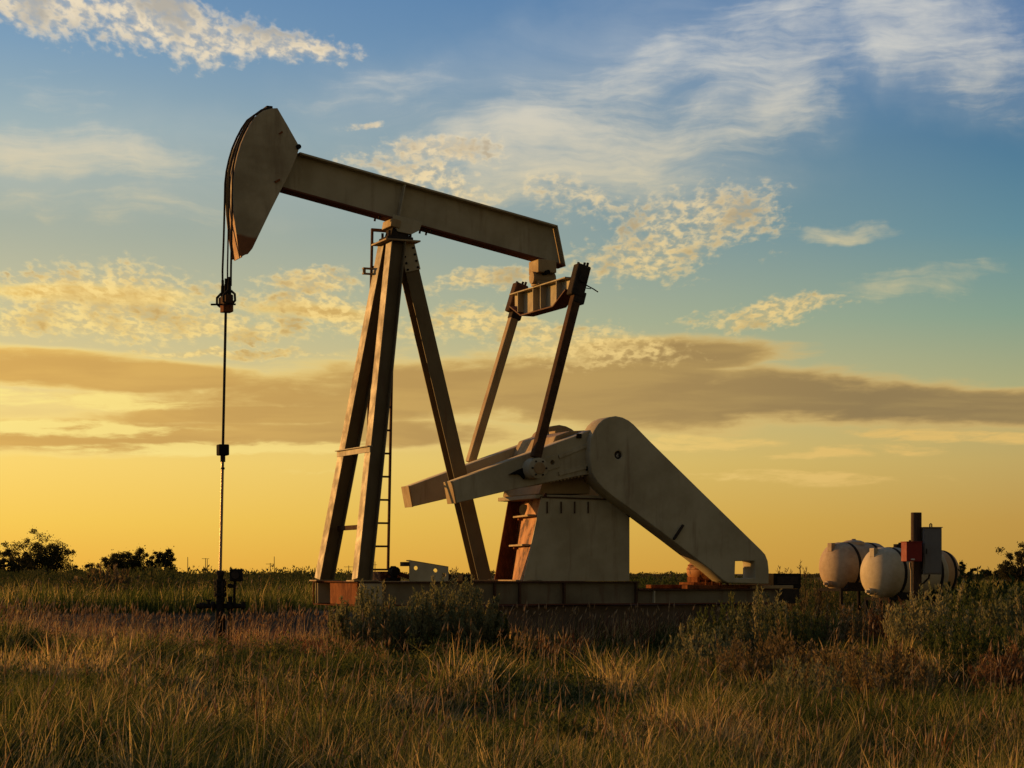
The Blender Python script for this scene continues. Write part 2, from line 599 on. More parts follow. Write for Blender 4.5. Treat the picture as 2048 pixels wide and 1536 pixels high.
M = {}
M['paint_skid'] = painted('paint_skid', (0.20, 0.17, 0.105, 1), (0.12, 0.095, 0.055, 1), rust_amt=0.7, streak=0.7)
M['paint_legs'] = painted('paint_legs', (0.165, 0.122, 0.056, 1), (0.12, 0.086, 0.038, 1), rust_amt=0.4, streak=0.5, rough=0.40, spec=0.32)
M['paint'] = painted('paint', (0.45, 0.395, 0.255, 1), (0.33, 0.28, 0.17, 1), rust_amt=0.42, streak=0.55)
M['paint_worn'] = painted('paint_worn', (0.37, 0.27, 0.13, 1), (0.27, 0.175, 0.08, 1), rust_amt=0.55, streak=0.6)
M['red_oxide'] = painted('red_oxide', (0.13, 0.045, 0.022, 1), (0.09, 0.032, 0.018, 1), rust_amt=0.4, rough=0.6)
M['rust_dark'] = plain('rust_dark', (0.13, 0.045, 0.016, 1), (0.055, 0.019, 0.009, 1), 6, 0.9, bump=0.5, stretch=(1, 1, 0.3))
M['rust'] = plain('rust', (0.27, 0.10, 0.034, 1), (0.11, 0.038, 0.016, 1), 7, 0.85, bump=0.5, stretch=(1, 1, 0.3))
M['rust_paint'] = painted('rust_paint', (0.44, 0.175, 0.046, 1), (0.25, 0.085, 0.024, 1), rust=(0.07, 0.020, 0.010, 1), rust_amt=1.6, streak=1.0, scale=0.8)
M['dark_steel'] = plain('dark_steel', (0.030, 0.026, 0.022, 1), (0.055, 0.042, 0.032, 1), 10, 0.55, 0.3)
M['brown_steel'] = plain('brown_steel', (0.055, 0.032, 0.020, 1), (0.10, 0.055, 0.030, 1), 8, 0.6, 0.2)
M['cable'] = plain('cable', (0.03, 0.025, 0.02, 1), (0.06, 0.05, 0.04, 1), 60, 0.5, 0.6)
M['bright_rod'] = plain('bright_rod', (0.30, 0.24, 0.18, 1), (0.20, 0.15, 0.10, 1), 20, 0.35, 0.8)
M['black'] = plain('black', (0.012, 0.011, 0.010, 1), (0.025, 0.022, 0.018, 1), 12, 0.6)
M['concrete'] = plain('concrete', (0.10, 0.075, 0.05, 1), (0.15, 0.11, 0.075, 1), 5, 0.9, bump=0.4)
M['poly'] = plain('poly', (0.50, 0.42, 0.26, 1), (0.37, 0.30, 0.175, 1), 2.2, 0.62, bump=0.03)
M['poly_dirty'] = plain('poly_dirty', (0.42, 0.31, 0.185, 1), (0.29, 0.20, 0.115, 1), 2.6, 0.65, bump=0.03)
M['poly_tan'] = plain('poly_tan', (0.50, 0.30, 0.13, 1), (0.42, 0.24, 0.10, 1), 2.2, 0.6, bump=0.03)
M['strap'] = plain('strap', (0.02, 0.018, 0.016, 1), (0.035, 0.03, 0.025, 1), 12, 0.5)
M['wood_dark'] = plain('wood_dark', (0.045, 0.026, 0.016, 1), (0.085, 0.05, 0.03, 1), 9, 0.85, bump=0.6, stretch=(6, 6, 0.5))
M['red_box'] = painted('red_box', (0.22, 0.024, 0.016, 1), (0.16, 0.018, 0.012, 1), rust_amt=0.2)
M['grey_box'] = painted('grey_box', (0.16, 0.155, 0.14, 1), (0.13, 0.125, 0.11, 1), rust_amt=0.1, streak=0.15)
M['label_white'] = plain('label_white', (0.6, 0.57, 0.5, 1), (0.5, 0.47, 0.4, 1), 10, 0.6)
M['bark'] = plain('bark', (0.045, 0.030, 0.020, 1), (0.08, 0.055, 0.035, 1), 12, 0.9, bump=0.5)
M['twig'] = plain('twig', (0.07, 0.045, 0.028, 1), (0.11, 0.075, 0.045, 1), 12, 0.9)

for _k in ('black', 'dark_steel', 'brown_steel', 'cable', 'strap', 'rust', 'rust_dark'):
    _p = M[_k].node_tree.nodes['Principled BSDF']
    _p.inputs['Specular IOR Level'].default_value = 0.05
    _p.inputs['Metallic'].default_value = 0.0
    _p.inputs['Roughness'].default_value = 0.97
GR = [(0.0, (0.026, 0.042, 0.010)), (0.22, (0.065, 0.090, 0.020)), (0.44, (0.18, 0.175, 0.044)), (0.62, (0.46, 0.345, 0.125)),
      (0.78, (0.64, 0.46, 0.21)), (0.90, (0.22, 0.082, 0.038)), (1.0, (0.13, 0.045, 0.026))]
M['grass'] = leafy('grass', GR, 0.52)
M['seed'] = leafy('seed', [(0, (0.40, 0.24, 0.11)), (1, (0.50, 0.36, 0.20))], 0.35)
M['sage'] = leafy('sage', [(0, (0.085, 0.100, 0.046)), (0.5, (0.18, 0.185, 0.085)), (1, (0.33, 0.285, 0.135))], 0.40)
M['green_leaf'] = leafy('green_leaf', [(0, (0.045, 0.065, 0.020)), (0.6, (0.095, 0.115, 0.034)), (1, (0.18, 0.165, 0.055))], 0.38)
M['red_weed'] = leafy('red_weed', [(0, (0.065, 0.034, 0.018)), (0.6, (0.13, 0.066, 0.032)), (1, (0.24, 0.14, 0.065))], 0.30)
M['tan_weed'] = leafy('tan_weed', [(0, (0.10, 0.075, 0.03)), (0.6, (0.21, 0.15, 0.065)), (1, (0.34, 0.24, 0.12))], 0.32)
M['forb'] = leafy('forb', [(0, (0.034, 0.052, 0.016)), (0.5, (0.085, 0.105, 0.032)), (0.8, (0.16, 0.15, 0.05)), (1, (0.22, 0.12, 0.05))], 0.32)
M['scrub'] = leafy('scrub', [(0, (0.034, 0.046, 0.016)), (0.6, (0.075, 0.080, 0.028)), (1, (0.16, 0.12, 0.05))], 0.3)
M['mesquite'] = leafy('mesquite', [(0, (0.030, 0.034, 0.014)), (0.6, (0.055, 0.052, 0.022)), (1, (0.10, 0.075, 0.032))], 0.25)

# ------------------------------------------------------------------ survey: picture point + known plane -> metres in the pump's own frame (x along the beam, y across, z up)
TH = R(24.0)
CT, ST = math.cos(TH), math.sin(TH)
PX0, PY0 = (715 - 1024) / FPX * 25.3, 25.3


def L(px, py, y):
    u = (px - 1024) / FPX
    s = (u * (PY0 + y * CT) - PX0 + y * ST) / (CT - u * ST)
    Y = PY0 + s * ST + y * CT
    return (s, EYE + (HORIZON - py) / FPX * Y)


def L3(px, py, y):
    s, z = L(px, py, y)
    return Vector((s, y, z))


def world_of(s, y):
    return (PX0 + s * CT - y * ST, PY0 + s * ST + y * CT)


YC = 0.88                     # the beam's centre plane


def prism_yz(bm, pts, x0, x1):
    a = [bm.verts.new((x0, y, z)) for y, z in pts]
    b = [bm.verts.new((x1, y, z)) for y, z in pts]
    n = len(pts)
    for i in range(n):
        j = (i + 1) % n
        bm.faces.new((a[i], a[j], b[j], b[i]))
    bmesh.ops.triangulate(bm, faces=[bm.faces.new(a[::-1]), bm.faces.new(b)])


def one_bar(name, p, q, w, h, mat, parent, up=(0, 0, 1), bevel=0.004, oy=0, oz=0):
    bm = nb()
    bar(bm, p, q, w, h, up, oy, oz)
    return build(name, bm, mat, parent, bevel)


def one_box(name, b, mat, parent, bevel=0.004):
    bm = nb()
    box(bm, *b)
    return build(name, bm, mat, parent, bevel)


def i_beam(name, p, q, up, depth, width, tf, tw, mat, parent, fmat=None):
    web = one_bar(name, p, q, tw, depth - 2 * tf, mat, parent, up, 0)
    one_bar('flange', p, q, width, tf, fmat or mat, web, up, 0.003, oz=depth / 2 - tf / 2)
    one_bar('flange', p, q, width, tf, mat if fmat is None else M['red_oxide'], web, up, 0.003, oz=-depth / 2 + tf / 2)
    return web


def build_pump():
    root = empty('pumpjack', (PX0, PY0, 0), TH)
    tag(root, 'large beige oil pumpjack with raised horse head, walking beam and slanted counterweight', 'pumpjack')

    z_top = L(715, 1163.5, 0)[1]
    z_bot = L(715, 1213, 0)[1]
    s_mid = L(1279, 1165, 0)[0]
    s_end = L(1602, 1178, 0)[0]
    z_low = L(1450, 1178, 0)[1]
    W = 1.76

    # ---- skid: two long beams, cross members, end plate
    for y in (0.06, W - 0.06):
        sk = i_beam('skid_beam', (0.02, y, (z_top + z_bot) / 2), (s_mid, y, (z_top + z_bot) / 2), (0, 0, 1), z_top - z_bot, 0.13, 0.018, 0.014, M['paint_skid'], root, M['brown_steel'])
        for px in (991, 1041, 1130, 1274):
            s = L(px, 1190, 0)[0]
            one_box('stiffener', (s - 0.012, s + 0.012, y - 0.06, y + 0.06, z_bot + 0.021, z_top - 0.021), M['brown_steel'], sk, 0.002)
        one_box('gusset', (0.03, 0.33, y - 0.059, y - 0.043, z_bot + 0.022, z_top - 0.022), M['paint'], sk, 0.002)
        sk2 = i_beam('skid_extension', (s_mid + 0.004, y, (z_low + z_bot) / 2), (s_end - 0.35, y, (z_low + z_bot) / 2), (0, 0, 1), z_low - z_bot, 0.13, 0.016, 0.013, M['paint_skid'], root, M['brown_steel'])
        one_box('stiffener', (s_mid + 0.22, s_mid + 0.24, y - 0.058, y + 0.058, z_bot + 0.02, z_low - 0.02), M['paint'], sk2, 0.002)
    bm = nb()
    box(bm, 0.0, 0.016, 0.002, W - 0.002, z_top - 0.012, z_top + 0.006)
    box(bm, 0.0, 0.016, 0.002, W - 0.002, z_bot, z_bot + 0.014)
    box(bm, 0.0, 0.016, W - 0.022, W - 0.002, z_bot + 0.014, z_top - 0.012)
    box(bm, 0.0, 0.016, 0.002, 0.022, z_bot + 0.014, z_top - 0.012)
    build('end_frame', bm, M['rust_dark'], root, 0.003)
    one_box('end_plate', (0.035, 0.05, 0.13, 1.16, z_bot + 0.02, z_top - 0.02), M['rust'], root)
    for s in (1.4, 2.55, 3.6, 5.0, s_mid + 0.5):
        one_box('cross_member', (s - 0.06, s + 0.06, 0.13, W - 0.13, z_bot + 0.03, (z_top if s < s_mid else z_low) - 0.03), M['paint_worn'], root)
    one_box('deck_plate', (0.06, 1.25, 0.125, W - 0.125, z_top - 0.012, z_top + 0.004), M['paint_worn'], root, 0.002)

    # ---- samson post: two front legs, one rear leg, cap
    z0 = z_top + 0.006
    for (bx, tx, ty, yb, yt) in ((709, 778, 483, 0.20, 0.72), (634, 762, 489, 1.56, 1.04)):
        b = L3(bx, 1162, yb)
        b.z = z0 + 0.012
        t = L3(tx, ty, yt)
        off = Vector((0.1, 0, 0))
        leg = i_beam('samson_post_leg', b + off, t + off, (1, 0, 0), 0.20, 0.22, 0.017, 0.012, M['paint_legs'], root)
        one_box('foot_plate', (b.x - 0.06, b.x + 0.27, yb - 0.15, yb + 0.15, z0 - 0.004, z0 + 0.014), M['paint_worn'], leg, 0.003)
        if yb < 1:
            nl_b, nl_t = b, t
        else:
            fl_b, fl_t = b, t

    def on(b, t, z, dx=0.0, dy=0.0):
        k = (z - b.z) / (t.z - b.z)
        p = b.lerp(t, k)
        return Vector((p.x + dx, p.y + dy, p.z))
    # rear leg
    rt = L3(826, 545, 0.77)
    rb = L3(971, 1162, 0.77)
    dv = (rt - rb).normalized()
    rt2 = rt + dv * 0.36
    rb.z = z0 + 0.01
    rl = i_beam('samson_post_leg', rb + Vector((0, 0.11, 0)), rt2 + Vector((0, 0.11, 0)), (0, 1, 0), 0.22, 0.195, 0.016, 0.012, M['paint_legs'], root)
    one_box('foot_plate', (rb.x - 0.26, rb.x + 0.16, 0.72, 1.06, z0 - 0.004, z0 + 0.016), M['paint_worn'], rl, 0.003)
    # bolted plate near the top of the rear leg
    pl = one_bar('splice_plate', rt + dv * 0.02 - Vector((0, 0.012, 0)), rt + dv * 0.40 - Vector((0, 0.012, 0)), 0.215, 0.02, M['paint'], root, (0, 1, 0))
    bm = nb()
    for k in range(4):
        for w in (-0.07, 0.07):
            c = rt + dv * (0.05 + k * 0.085) + Vector((w, -0.022, 0.02 * (1 if w > 0 else -1)))
            rod(bm, c, c + Vector((0, -0.016, 0)), 0.015, n=6)
    build_each('bolt', bm, M['black'], pl)
    # cap plate and bearing saddle
    ct = L(795, 484, 0.72)
    zc = ct[1]
    s0 = L(760, 485, 0.88)[0]
    s1 = L(833, 485, 0.75)[0]
    one_box('cap_plate', (s0 - 0.02, s1, 0.60, 1.16, zc, zc + 0.022), M['paint_worn'], root)
    sc_, zb = L(795, 462, YC)
    bm = nb()
    box(bm, sc_ - 0.20, sc_ + 0.16, 0.72, 1.04, zc + 0.024, zc + 0.075)
    prism(bm, [(sc_ - 0.14, zc + 0.077), (sc_ + 0.12, zc + 0.077), (sc_ + 0.10, zb + 0.02), (sc_ - 0.11, zb + 0.02)], 0.76, 1.00)
    rod(bm, (sc_ - 0.01, 0.735, zb + 0.05), (sc_ - 0.01, 1.025, zb + 0.05), 0.062, n=20)
    cb = build('center_bearing', bm, M['dark_steel'], root, 0.005)
    bm = nb()
    for dx in (-0.16, 0.13):
        for y in (0.75, 1.01):
            rod(bm, (sc_ + dx, y, zc + 0.076), (sc_ + dx, y, zc + 0.15), 0.018, n=8)
    build_each('stud', bm, M['dark_steel'], cb)

    # ---- braces and ladder
    z1 = EYE + (HORIZON - 897) / FPX * 25.7
    pa, pb = on(fl_b, fl_t, z1, -0.012), on(nl_b, nl_t, z1, -0.012)
    bm = nb()
    bar(bm, pa + Vector((0, .13, .03)), pb + Vector((0, -.12, .03)), 0.07, 0.012)
    bar(bm, pa + Vector((0, .13, -.01)), pb + Vector((0, -.12, -.01)), 0.012, 0.075)
    build('cross_brace', bm, M['paint'], root, 0.003)
    z2 = EYE + (HORIZON - 1053) / FPX * 25.6
    pa, pb = on(fl_b, fl_t, z2, 0.16), on(nl_b, nl_t, z2, 0.10)
    one_bar('cross_brace', pa, pb, 0.03, 0.06, M['brown_steel'], root)
    YL = 1.32
    lb, lt = L3(776, 1141, YL), L3(789, 466, YL)
    wl = Vector((0.315, 0, 0))
    lad = one_bar('ladder', lb, lt, 0.04, 0.028, M['brown_steel'], root, (1, 0, 0), 0.003)
    one_bar('rail', lb - wl, lt - wl, 0.04, 0.028, M['brown_steel'], lad, (1, 0, 0), 0.003)
    dl = (lt - lb).normalized()
    n = int((lt - lb).length / 0.308)
    first = None
    for k in range(n + 1):
        c = lb + dl * (0.012 + k * 0.308)
        if first is None:
            first = one_bar('rung', c - wl, c, 0.026, 0.026, M['brown_steel'], lad, (0, 0, 1), 0.004)
        else:
            r = first.copy()
            link(r)
            r.parent = lad
            r.location = dl * (k * 0.308)
    one_bar('top_bar', lt - wl + Vector((-0.014, 0, 0.02)), lt + Vector((0.014, 0, 0.02)), 0.04, 0.04, M['brown_steel'], lad)
    bk = L3(737, 541, YL - 0.05)
    bm = nb()
    box(bm, bk.x - 0.08, bk.x + 0.12, bk.y - 0.03, bk.y + 0.03, bk.z - 0.055, bk.z - 0.035)
    box(bm, bk.x - 0.08, bk.x + 0.12, bk.y - 0.03, bk.y + 0.03, bk.z + 0.015, bk.z + 0.035)
    rod(bm, (bk.x - 0.06, bk.y, bk.z - 0.05), (bk.x - 0.06, bk.y, bk.z + 0.02), 0.022, n=10)
    build('ladder_clamp', bm, M['paint_worn'], root, 0.003)

    # ---- walking beam
    FW = 0.25
    yn = YC - FW / 2
    tl, tr = L3(600, 302.5, yn), L3(1113, 451, yn)
    bl, br = L3(564, 378, yn), L3(1130, 531, yn)
    ax = ((tr - tl).normalized() + (br - bl).normalized()).normalized()
    up = Vector((-ax.z, 0, ax.x))
    ctr = (tl + tr + bl + br) / 4
    htop = ((tl + tr) / 2 - ctr).dot(up)
    hbot = ((bl + br) / 2 - ctr).dot(up)
    a0t, a1t = (tl - ctr).dot(ax), (tr - ctr).dot(ax)
    a0b, a1b = (bl - ctr).dot(ax), (br - ctr).dot(ax)

    def bp(a, h, y=YC):
        v = ctr + ax * a + up * h
        return Vector((v.x, y, v.z))
    tf = 0.024
    bm = nb()
    prism(bm, [(bp(a, h).x, bp(a, h).z) for a, h in ((a0t, htop - tf), (a1t, htop - tf), (a1b - 0.02, hbot + tf), (a0b, hbot + tf))], YC - 0.009, YC + 0.009)
    wb = build('walking_beam', bm, M['paint'], root)
    one_bar('flange', bp(a0t, htop - tf / 2), bp(a1t, htop - tf / 2), FW, tf, M['paint'], wb, up, 0.004)
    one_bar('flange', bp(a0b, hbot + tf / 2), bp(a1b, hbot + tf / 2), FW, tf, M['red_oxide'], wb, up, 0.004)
    one_bar('end_plate', bp(a1t + 0.008, htop), bp(a1b + 0.008, hbot), FW, 0.016, M['paint_worn'], wb, ax, 0.003)
    sa = (L3(806, 400, yn) - ctr).dot(ax)
    for sgn in (-1, 1):
        one_bar('stiffener', bp(sa, hbot + tf + 0.002, YC + sgn * 0.064), bp(sa, htop - tf - 0.002, YC + sgn * 0.064), 0.105, 0.014, M['paint'], wb, ax, 0.002)
    # saddle under the beam, over the centre bearing
    ss0, ss1 = (L3(784, 440, yn) - ctr).dot(ax), (L3(842, 455, yn) - ctr).dot(ax)
    for sgn in (-1, 1):
        y0 = YC + sgn * (FW / 2 + 0.012)
        pts = [bp(ss0, hbot + 0.055), bp(ss1, hbot + 0.055), bp(ss1 - 0.02, hbot - 0.06), bp(ss1 - 0.12, hbot - 0.14), bp(ss0 + 0.10, hbot - 0.15), bp(ss0, hbot - 0.04)]
        bm = nb()
        prism(bm, [(p.x, p.z) for p in pts], y0 - 0.012, y0 + 0.012)
        build('saddle_plate', bm, M['paint'], root, 0.004)
    one_bar('saddle_block', bp(ss0 - 0.02, hbot - 0.055), bp(ss0 + 0.11, hbot - 0.055), 0.34, 0.105, M['paint_worn'], root, up, 0.01)
    bm = nb()
    for a in (ss0 - 0.16, ss1 + 0.07, ss1 + 0.16):
        for y in (YC - 0.09, YC + 0.09):
            p = bp(a, hbot + 0.03, y)
            rod(bm, p, p - up * 0.07, 0.014, n=6)
    build_each('bolt', bm, M['dark_steel'], wb)

    # ---- horse head
    HN, HF = 0.70, 1.06
    hp = [(555, 216), (576, 252), (599, 293), (594, 312), (580, 345), (563, 378), (540, 424), (515, 476), (505, 497), (496, 508), (479, 512),
          (474.5, 480), (470.5, 450), (467.5, 420), (466.5, 395), (467.2, 360), (470, 335), (475, 312), (482, 288), (491, 267), (501, 248), (512, 232), (527, 221), (544, 216.5)]
    out = [L(x, y, HN) for x, y in hp]
    dots = [circle(*L(561, 266, HN), 0.0, 3)]
    head = holed_plate('horse_head', out, [], HN, HN + 0.018, M['head'], root, 0.004)
    holed_plate('side_plate', out, [], HF - 0.018, HF, M['head'], head, 0.004)
    # curved front plate set just behind the two lips, and the closing back plates
    arc = out[10:24]
    inner = [(x + 0.035, z - 0.01) for x, z in arc]
    bm = nb()
    for (a, b) in zip(inner, inner[1:]):
        bar(bm, (a[0], YC, a[1]), (b[0], YC, b[1]), HF - HN - 0.04, 0.016, (1, 0, 0.2))
    build('face_plate', bm, M['face_rust_lit'], head)
    back = [out[i] for i in (0, 1, 2)]
    bm = nb()
    for a, b in zip(back, back[1:]):
        bar(bm, (a[0] - 0.012, YC, a[1] - 0.008), (b[0] - 0.012, YC, b[1] - 0.008), HF - HN - 0.04, 0.014, (1, 0, 0))
    low = [out[i] for i in (5, 6, 7, 8, 9)]
    for a, b in zip(low, low[1:]):
        bar(bm, (a[0] - 0.014, YC, a[1] + 0.008), (b[0] - 0.014, YC, b[1] + 0.008), HF - HN - 0.04, 0.014, (1, 0, 0))
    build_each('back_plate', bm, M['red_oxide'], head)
    jt = L(598, 294, HN)
    bm = nb()
    rod(bm, (jt[0] - 0.01, HN - 0.03, jt[1]), (jt[0] - 0.01, HF + 0.03, jt[1]), 0.032, n=14)
    build('hinge_pin', bm, M['black'], head)
    tp = L(545, 214, HN)
    one_box('cable_stop', (tp[0] - 0.06, tp[0] + 0.02, HN + 0.05, HF - 0.05, tp[1] - 0.02, tp[1] + 0.025), M['dark_steel'], head, 0.006)
    # small lug and tear marks on the near cheek
    lg = L(554, 362, HN)
    bm = nb()
    prism(bm, [(lg[0] - 0.04, lg[1] - 0.01), (lg[0] + 0.03, lg[1] + 0.03), (lg[0] + 0.04, lg[1] + 0.008), (lg[0] - 0.02, lg[1] - 0.028)], HN - 0.02, HN - 0.001)
    lg = L(561, 266, HN)
    prism(bm, [(lg[0] - 0.03, lg[1] - 0.012), (lg[0] + 0.022, lg[1] + 0.03), (lg[0] + 0.03, lg[1] + 0.006), (lg[0] - 0.01, lg[1] - 0.02)], HN - 0.008, HN - 0.001)
    build_each('lifting_lug', bm, M['rust'], head)
    # wire lines of the bridle: follow the face, then hang
    cz = L(452, 578, YC)[1]
    for y, bx in ((HN + 0.03, 462), (YC, 455), (HF - 0.03, 445)):
        path = []
        for x, z in arc[::-1]:
            path.append(Vector((x - 0.016, y, z + 0.01)))
        sx = L(bx, 545, y)[0]
        path = [p for p in path if p.x > sx + 0.02 or p.z > 6.0]
        low_i = min(range(len(path)), key=lambda i: path[i].x)
        path = path[:low_i + 1]
        xm = path[-1].x
        path += [Vector((min(xm, sx + 0.015), y, path[-1].z - 0.5)), Vector((sx, y, cz + 0.25)), Vector((sx, YC + (y - YC) * 0.95, cz + 0.02))]
        bm = nb()
        tube(bm, path, 0.013 if y != YC else 0.010, 8)
        build('bridle_cable', bm, M['cable'], root, 0, 60)

    # ---- equalizer, its bearing, the two pitmans
    se, ze_t = L(1088, 571, YC)
    se = L(1144, 556, -0.02)[0] * 0.5 + L(1031, 587, 1.78)[0] * 0.5
    zt = L(1144, 556, -0.02)[1] * 0.5 + L(1031, 587, 1.78)[1] * 0.5
    half = 0.90
    hh = 0.33
    top = [(YC - half, zt), (YC + half, zt)]
    prof = [(YC - half, zt - 0.02), (YC + half, zt - 0.02), (YC + half, zt - 0.16), (YC + 0.52, zt - hh), (YC - 0.52, zt - hh), (YC - half, zt - 0.16)]
    bm = nb()
    prism_yz(bm, prof, se - 0.012, se + 0.012)
    eq = build('equalizer', bm, M['paint'], root)
    one_box('flange', (se - 0.10, se + 0.10, YC - half, YC + half, zt - 0.018, zt), M['paint'], eq, 0.003)
    bm = nb()
    lowp = prof[2:]
    for a, b in zip(lowp, lowp[1:]):
        bar(bm, (se, a[0], a[1] - 0.010), (se, b[0], b[1] - 0.010), 0.20, 0.018, (0, 0, 1))
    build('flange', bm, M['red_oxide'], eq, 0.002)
    for y in (YC - 0.62, YC - 0.12, YC + 0.12, YC + 0.62):
        zl = zt - hh if abs(y - YC) < 0.5 else zt - hh + (abs(y - YC) - 0.52) / (half - 0.52) * (hh - 0.16)
        one_box('stiffener', (se - 0.095, se + 0.095, y - 0.008, y + 0.008, zl + 0.004, zt - 0.02), M['paint'], eq, 0.002)
    be, bz = L(1107, 531, YC)
    eb = one_box('equalizer_bearing', (se - 0.14, se + 0.13, YC - 0.16, YC + 0.16, zt + 0.16, bz + 0.05), M['paint_worn'], root, 0.012)
    bm = nb()
    rod(bm, (se - 0.17, YC, zt + 0.10), (se + 0.16, YC, zt + 0.10), 0.085, n=20)
    box(bm, se - 0.12, se + 0.12, YC - 0.13, YC + 0.13, zt + 0.002, zt + 0.05)
    build('bearing_housing', bm, M['paint_worn'], eb, 0.006)
    bm = nb()
    rod(bm, (se - 0.02, YC - 0.22, zt + 0.16), (se - 0.02, YC + 0.22, zt + 0.16), 0.03, n=12)
    build('bearing_pin', bm, M['black'], eb)

    pins = {}
    for (y, tx, ty, bx, by) in ((-0.17, 1151, 598, 1071, 915), (1.93, 1027, 636, 941, 925)):
        t, b = L3(tx, ty, y), L3(bx, by, y)
        d = (t - b).normalized()
        pit = one_bar('pitman_arm', b, t + d * 0.12, 0.115, 0.13, M['paint_worn' if y > 1 else 'brown_steel'], root, (0, 1, 0), 0.012)
        near = y < 1
        k = (L3(1159, 556, y) if near else L3(1035, 592, y))
        bm = nb()
        bar(bm, k - d * 0.25, k + d * 0.17, 0.19, 0.17, (0, 1, 0))
        hang = build('hanger_block', bm, M['dark_steel' if near else 'brown_steel'], pit, 0.02)
        bm = nb()
        for q in (-0.06, 0.03, 0.075):
            c = k + d * 0.165 + Vector((q, 0.02, 0))
            rod(bm, c, c + d * 0.05, 0.018, n=8)
        rod(bm, (k.x, y - 0.12, k.z - 0.02), (k.x, y + 0.16, k.z - 0.02), 0.05, n=14)
        build_each('bolt', bm, M['dark_steel'], pit)
        ls = k - d * 0.30 + Vector((0.02, 0, 0))
        one_bar('lower_lug', ls + d * 0.12, ls - d * 0.04, 0.15, 0.15, M['dark_steel'], pit, (0, 1, 0), 0.012, oy=-0.03)
        pins[near] = b
    g = L3(1172, 570, -0.17)
    bm = nb()
    tube(bm, [g, g + Vector((0.10, -0.02, -0.05)), g + Vector((0.165, -0.02, -0.085))], 0.008, 6)
    tube(bm, [g + Vector((0, 0, -0.04)), g + Vector((0.07, 0, -0.045))], 0.006, 6)
    build('grease_line', bm, M['cable'], root)

    # ---- cranks
    YK0, YK1 = 0.0, 0.27
    ko = [(905, 963), (1164, 867), (1180, 860), (1195, 900), (1190, 948), (1167, 950), (1040, 976), (913, 1006)]
    kout = [L(x, y, YK0) for x, y in ko]
    kh = [circle(*L(1088, 929, YK0), 0.030, 14), circle(*L(1104, 925, YK0), 0.030, 14)]
    pinc = L(1062, 938, YK0)
    far_shift = 1.53
    for near in (True, False):
        y0 = YK0 if near else far_shift
        kk = holed_plate('crank', kout, kh, y0, y0 + YK1, M['paint'], root, 0.008)
        # raised pads, rails, tooth rack
        yo = y0 - 0.02 if near else y0 + YK1
        bm = nb()
        a, b = L(1117, 925, YK0), L(1179, 900, YK0)
        bar(bm, (a[0], yo + .01, a[1] + 0.07), (b[0], yo + .01, b[1] + 0.075), 0.022, 0.045, (0, 0, 1))
        a2, b2 = L(1117, 948, YK0), L(1186, 930, YK0)
        bar(bm, (a2[0], yo + .01, a2[1]), (b2[0], yo + .01, b2[1]), 0.022, 0.05, (0, 0, 1))
        build('rail', bm, M['paint'], kk, 0.003)
        c = L(1098, 927, YK0)
        d = (Vector(L(1170, 905, YK0)) - Vector(L(1080, 932, YK0))).normalized()
        bm = nb()
        pts = [Vector((c[0], c[1])) + d * u + Vector((-d.y, d.x)) * v for u, v in ((-0.16, -0.085), (0.13, -0.085), (0.15, 0), (0.13, 0.085), (-0.16, 0.085))]
        hole = [circle(*L(1088, 929, YK0), 0.031, 14), circle(*L(1104, 925, YK0), 0.031, 14)]
        bm.free()
        holed_plate('pin_pad', [(p.x, p.y) for p in pts], hole, yo, yo + 0.02, M['paint'], kk, 0.004)
        bm = nb()
        t0, t1 = Vector(L(1060, 971, YK0)), Vector(L(1165, 951, YK0))
        for k in range(16):
            p = t0.lerp(t1, k / 15)
            box(bm, p.x - 0.014, p.x + 0.014, y0 + 0.01, y0 + YK1 - 0.01, p.y - 0.014, p.y + 0.012)
        tag(build('tooth_rack', bm, M['paint_worn'], kk), kind='stuff')
        bm = nb()
        for q in (L(1157, 872, YK0), L(1176, 937, YK0)):
            yy = y0 - 0.03 if near else y0 + YK1 + 0.002
            box(bm, q[0] - 0.035, q[0] + 0.035, yy, yy + 0.03, q[1] - 0.03, q[1] + 0.03)
        build_each('clamp_nut', bm, M['black'], kk, 0.006)
        e0, e1 = L(905, 963, YK0), L(913, 1006, YK0)
        one_bar('end_cap', (e0[0] - 0.006, y0 + YK1 / 2, e0[1] + 0.005), (e1[0] - 0.006, y0 + YK1 / 2, e1[1] - 0.005), YK1 + 0.01, 0.018, M['paint_worn'], kk, (1, 0, 0), 0.003)
        # crank pin bearing on the pitman's foot
        ya, yb = (-0.26, -0.004) if near else (y0 + YK1 + 0.004, 2.02)
        pc = pinc if near else pinc
        bm = nb()
        lathe(bm, [(ya, 0.10), (ya + 0.02, 0.135), (yb - 0.02, 0.14), (yb, 0.12)], 28, 'y', (pc[0], 0, pc[1]))
        br_ = build('pin_bearing', bm, M['paint'], root, 0.0, 40)
        bm = nb()
        yf = ya - 0.014 if near else yb
        lathe(bm, [(yf, 0.075), (yf + 0.014, 0.08)], 24, 'y', (pc[0], 0, pc[1]))
        build('bearing_cap', bm, M['paint_worn'], br_, 0.003)
        bm = nb()
        for k in range(6):
            q = k / 6 * 2 * math.pi
            c = Vector((pc[0] + 0.098 * math.cos(q), yf + 0.004, pc[1] + 0.098 * math.sin(q)))
            rod(bm, c, c + Vector((0, 0.02, 0)), 0.014, n=6)
        build_each('bolt', bm, M['dark_steel'], br_)
        if near:
            q = L(1030, 945, YK0)
            bm = nb()
            prism(bm, [(q[0] - 0.10, q[1] - 0.03), (q[0] + 0.02, q[1] + 0.03), (q[0] + 0.10, q[1] + 0.06), (q[0] + 0.12, q[1] - 0.09), (q[0] + 0.04, q[1] - 0.02)], -0.05, -0.004)
            build('wedge_bracket', bm, M['black'], kk, 0.004)

